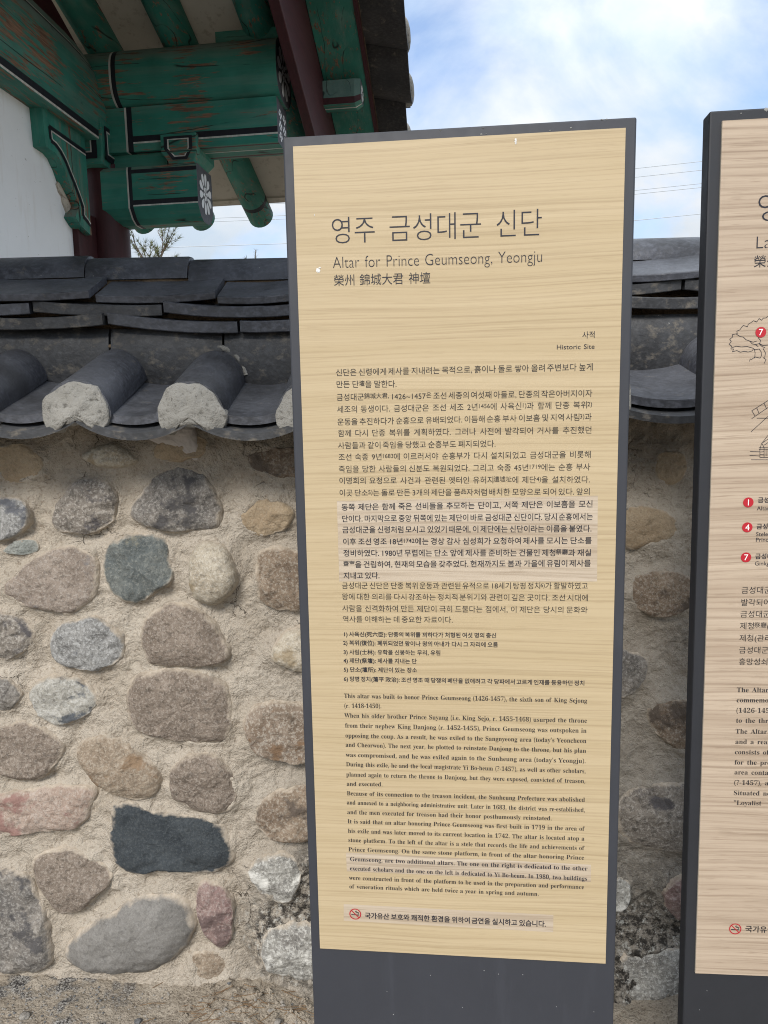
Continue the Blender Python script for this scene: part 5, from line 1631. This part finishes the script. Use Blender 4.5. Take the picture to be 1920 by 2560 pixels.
# ------------------------------------------------------------------ power lines far behind
m_wire = plain('cable_grey', (0.42, 0.46, 0.50), 0.6)
for k, P in enumerate(WIRES):
    mb = MB()
    mb.tube([(x, 34.0 + 0.4 * k, z) for x, z in P], 0.016, 5)
    o = mb.build('power_line', m_wire)
    o['label'] = ['lowest thin grey power line crossing the sky between the two signs', 'second power line from below in the sky between the two signs',
                  'middle power line in the sky between the two signs', 'second power line from the top in the sky between the signs', 'topmost thin power line in the sky between the two signs'][k]
    o['category'] = 'cable'
    o['group'] = 'power lines in the sky'

# ------------------------------------------------------------------ pine tops behind the wall
def m_needles():
    t = NT('pine_needles')
    c = t.mix(t.ramp(t.noise(t.co(), 6.0, 4), [(0.3, 0), (0.7, 1)]), (0.075, 0.085, 0.03), (0.15, 0.165, 0.07))
    t.col(c).rough(0.7)
    return t.m
NEED = m_needles()
BARK = m_paint('pine_bark', (0.10, 0.075, 0.055), (6, 6, 2))
def pine(loc, label, height, tips, seed, twisted):
    rr = random.Random(seed)
    root = empty('pine_tree', label, 'tree', loc)
    tb, cb = MB(), MB()
    th = height * 0.62
    trunk = [(0, 0, -0.1), (0.05, 0.02, th * 0.4), (-0.03, 0.04, th * 0.75), (0.02, 0.0, th)]
    tb.tube(trunk, [0.09, 0.075, 0.055, 0.035], 9)
    def tuft(p, d, n, ln):
        d = Vector(d).normalized()
        for _ in range(n):
            a = Vector((rr.uniform(-1, 1), rr.uniform(-1, 1), rr.uniform(-1, 1))).normalized()
            e = (d * 0.9 + a * 0.85).normalized() * ln * rr.uniform(0.7, 1.15)
            s = e.cross(a).normalized() * 0.0026
            p0 = Vector(p) + a * 0.006
            cb.add([p0 - s, p0 + s, p0 + e], [(0, 1, 2)])
    def branch(p, q, r0, depth):
        p, q = Vector(p), Vector(q)
        mid = (p + q) / 2 + Vector((rr.uniform(-1, 1), rr.uniform(-1, 1), rr.uniform(-0.6, 0.6))) * (q - p).length * (0.16 if twisted else 0.05)
        pts = [p, (p + mid) / 2, mid, (mid + q) / 2, q]
        tb.tube(pts, [r0, r0 * 0.85, r0 * 0.7, r0 * 0.55, r0 * 0.4], 6)
        if depth:
            for f in (2, 3, 4):
                for _ in range(2):
                    d = (q - p).normalized() + Vector((rr.uniform(-1, 1), rr.uniform(-1, 1), rr.uniform(-0.3, 0.9)))
                    branch(pts[f], Vector(pts[f]) + d.normalized() * rr.uniform(0.14, 0.3), r0 * 0.45, depth - 1)
        else:
            for f in (0.35, 0.6, 0.8, 1.0):
                tuft(p.lerp(q, f), (q - p), 13 if f < 1 else 20, 0.075)
    for (tx, tz) in tips:
        base = (tx * 0.25, rr.uniform(-0.3, 0.3), th * rr.uniform(0.75, 1.0))
        mid = (tx * 0.9, rr.uniform(-0.1, 0.1), tz - 0.55)
        tb.tube([base, ((base[0] + mid[0]) / 2, base[1], base[2] * 0.4 + mid[2] * 0.6), mid], [0.03, 0.022, 0.014], 6)
        if twisted:
            for _ in range(3):
                branch(mid, (tx + rr.uniform(-0.25, 0.25), rr.uniform(-0.2, 0.2), tz + rr.uniform(-0.15, 0.0)), 0.012, 1)
        else:
            tb.tube([mid, (tx, 0, tz)], [0.010, 0.004], 5)
            for q in range(16):
                f = q / 15
                p = (mid[0] + (tx - mid[0]) * f, 0, mid[2] + (tz - mid[2]) * f)
                tuft(p, (rr.uniform(-0.8, 0.8), rr.uniform(-0.8, 0.8), 1.2), 9, 0.07 if f < 0.9 else 0.05)
            for s in (-1, 1):
                for zz in (0.2, 0.36):
                    branch((mid[0], 0, mid[2] + zz * 0.5), (tx + s * rr.uniform(0.08, 0.16), rr.uniform(-0.1, 0.1), mid[2] + zz * 0.5 + 0.16), 0.006, 0)
    for q in range(9):
        a = rr.uniform(0, 6.28)
        z = th * rr.uniform(0.5, 0.95)
        branch((0, 0, z), (0.8 * math.cos(a), 0.8 * math.sin(a), z + rr.uniform(0.05, 0.3)), 0.02, 1)
    tb.build('trunk', BARK, root)
    cb.build('crown', NEED, root)
    return root
pine((-2.85, 8.6, 0), 'pine with thin twisted branches showing beside the maroon post under the eaves', 3.4, [(-0.02, 3.42), (0.28, 3.62), (0.12, 3.25)], 4, True)
pine((-1.85, 9.2, 0), 'young pine with upright shoots just above the wall ridge left of the oak sign', 3.5, [(-0.27, 3.36), (0.02, 3.40), (-0.02, 3.30), (0.22, 3.48), (0.34, 3.58), (-0.5, 3.28)], 9, False)

# ------------------------------------------------------------------ loose bits at the foot of the wall
PEB = m_stone('pebble_stone', (0.20, 0.19, 0.175), (0.32, 0.29, 0.25), (0.45, 0.43, 0.4), 260, 0.4, None, 0.6, 30)
PEB_D = m_stone('dark_pebble_stone', (0.09, 0.095, 0.1), (0.16, 0.16, 0.16), (0.3, 0.3, 0.29), 260, 0.4, None, 0.6, 31)
def gz(x, y):
    return float(ground_z(np.array([x]), np.array([y]))[0])
def pebble(x, y, r, mat, label):
    bm = bmesh.new()
    bmesh.ops.create_icosphere(bm, subdivisions=3, radius=r)
    c = np.array([v.co[:] for v in bm.verts])
    d = 1 + 0.28 * fbm(c / r * 1.1 + x * 50, 3, 17)
    for v, q in zip(bm.verts, d):
        v.co = v.co * q
        v.co.z *= 0.62
    for f in bm.faces: f.smooth = True
    me = bpy.data.meshes.new('pebble'); bm.to_mesh(me); bm.free()
    me.materials.append(mat)
    o = link(bpy.data.objects.new('pebble', me))
    o.location = (x, y, gz(x, y) + 0.2 * r)
    o['label'] = label; o['category'] = 'stone'; o['group'] = 'loose pebbles at the foot of the wall'
    return o
PB = [(-0.655, 1.655, 0.0085, 1, 'small dark pebble alone on bare tan soil below the wall'), (-0.30, 1.665, 0.010, 0, 'pale pebble on the loose soil heap nearest the oak sign'),
      (-0.405, 1.64, 0.012, 0, 'pale pebble at the left foot of the loose soil heap'), (-0.945, 1.66, 0.013, 0, 'grey pebble at the left photo edge below the wall')]
for x, y, r, dk, lb in PB:
    pebble(x, y, r, PEB_D if dk else PEB, lb)
def m_straw():
    t = NT('dry_needles')
    t.col(t.mix(t.ramp(t.noise(t.co(), 60.0, 2), [(0.3, 0), (0.7, 1)]), (0.13, 0.075, 0.04), (0.30, 0.20, 0.11))).rough(0.8)
    return t.m
mb = MB()
rn = random.Random(21)
for k in range(60):
    x = rn.gauss(-0.40, 0.10); y = min(rn.gauss(1.685, 0.045), 1.765)
    a = rn.uniform(-0.7, 0.7) + (math.pi if rn.random() < 0.5 else 0)
    L = rn.uniform(0.025, 0.075)
    pts = []
    for f in (0, 0.5, 1):
        px, py = x + L * f * math.cos(a + 0.3 * f), y + 0.6 * L * f * math.sin(a + 0.3 * f)
        pts.append((px, py, gz(px, py) + 0.003 + 0.004 * f * rn.random()))
    mb.tube(pts, 0.0008, 4)
o = mb.build('dry_needles', m_straw())
o['label'] = 'dry brown pine needles scattered on the soil heap'; o['category'] = 'plant litter'; o['kind'] = 'stuff'
mb = MB()
for k in range(1500):
    x = rn.uniform(-1.05, -0.1); y = rn.uniform(1.54, 1.76)
    if rn.random() > (0.9 if x < -0.75 else (0.75 if -0.55 < x < -0.2 else 0.3)):
        continue
    r = rn.uniform(0.0014, 0.0045) if not -0.55 < x < -0.2 else rn.uniform(0.002, 0.008)
    z = gz(x, y) + 0.3 * r
    pts = [(r * rn.uniform(.7, 1.2), 0, 0), (-r * rn.uniform(.7, 1.2), 0, 0), (0, r * rn.uniform(.7, 1.2), 0), (0, -r * rn.uniform(.7, 1.2), 0), (0, 0, r * rn.uniform(.6, 1)), (0, 0, -r)]
    mb.add([(x + a, y + b, z + c) for a, b, c in pts], [(0, 2, 4), (2, 1, 4), (1, 3, 4), (3, 0, 4), (2, 0, 5), (1, 2, 5), (3, 1, 5), (0, 3, 5)], 2 if x > -0.6 and rn.random() < 0.85 else (0 if rn.random() < 0.75 else 1))
o = mb.build('gravel', [PEB, PEB_D, SOIL])
o['label'] = 'fine gravel and soil crumbs strewn along the wall foot'; o['category'] = 'gravel'; o['kind'] = 'stuff'
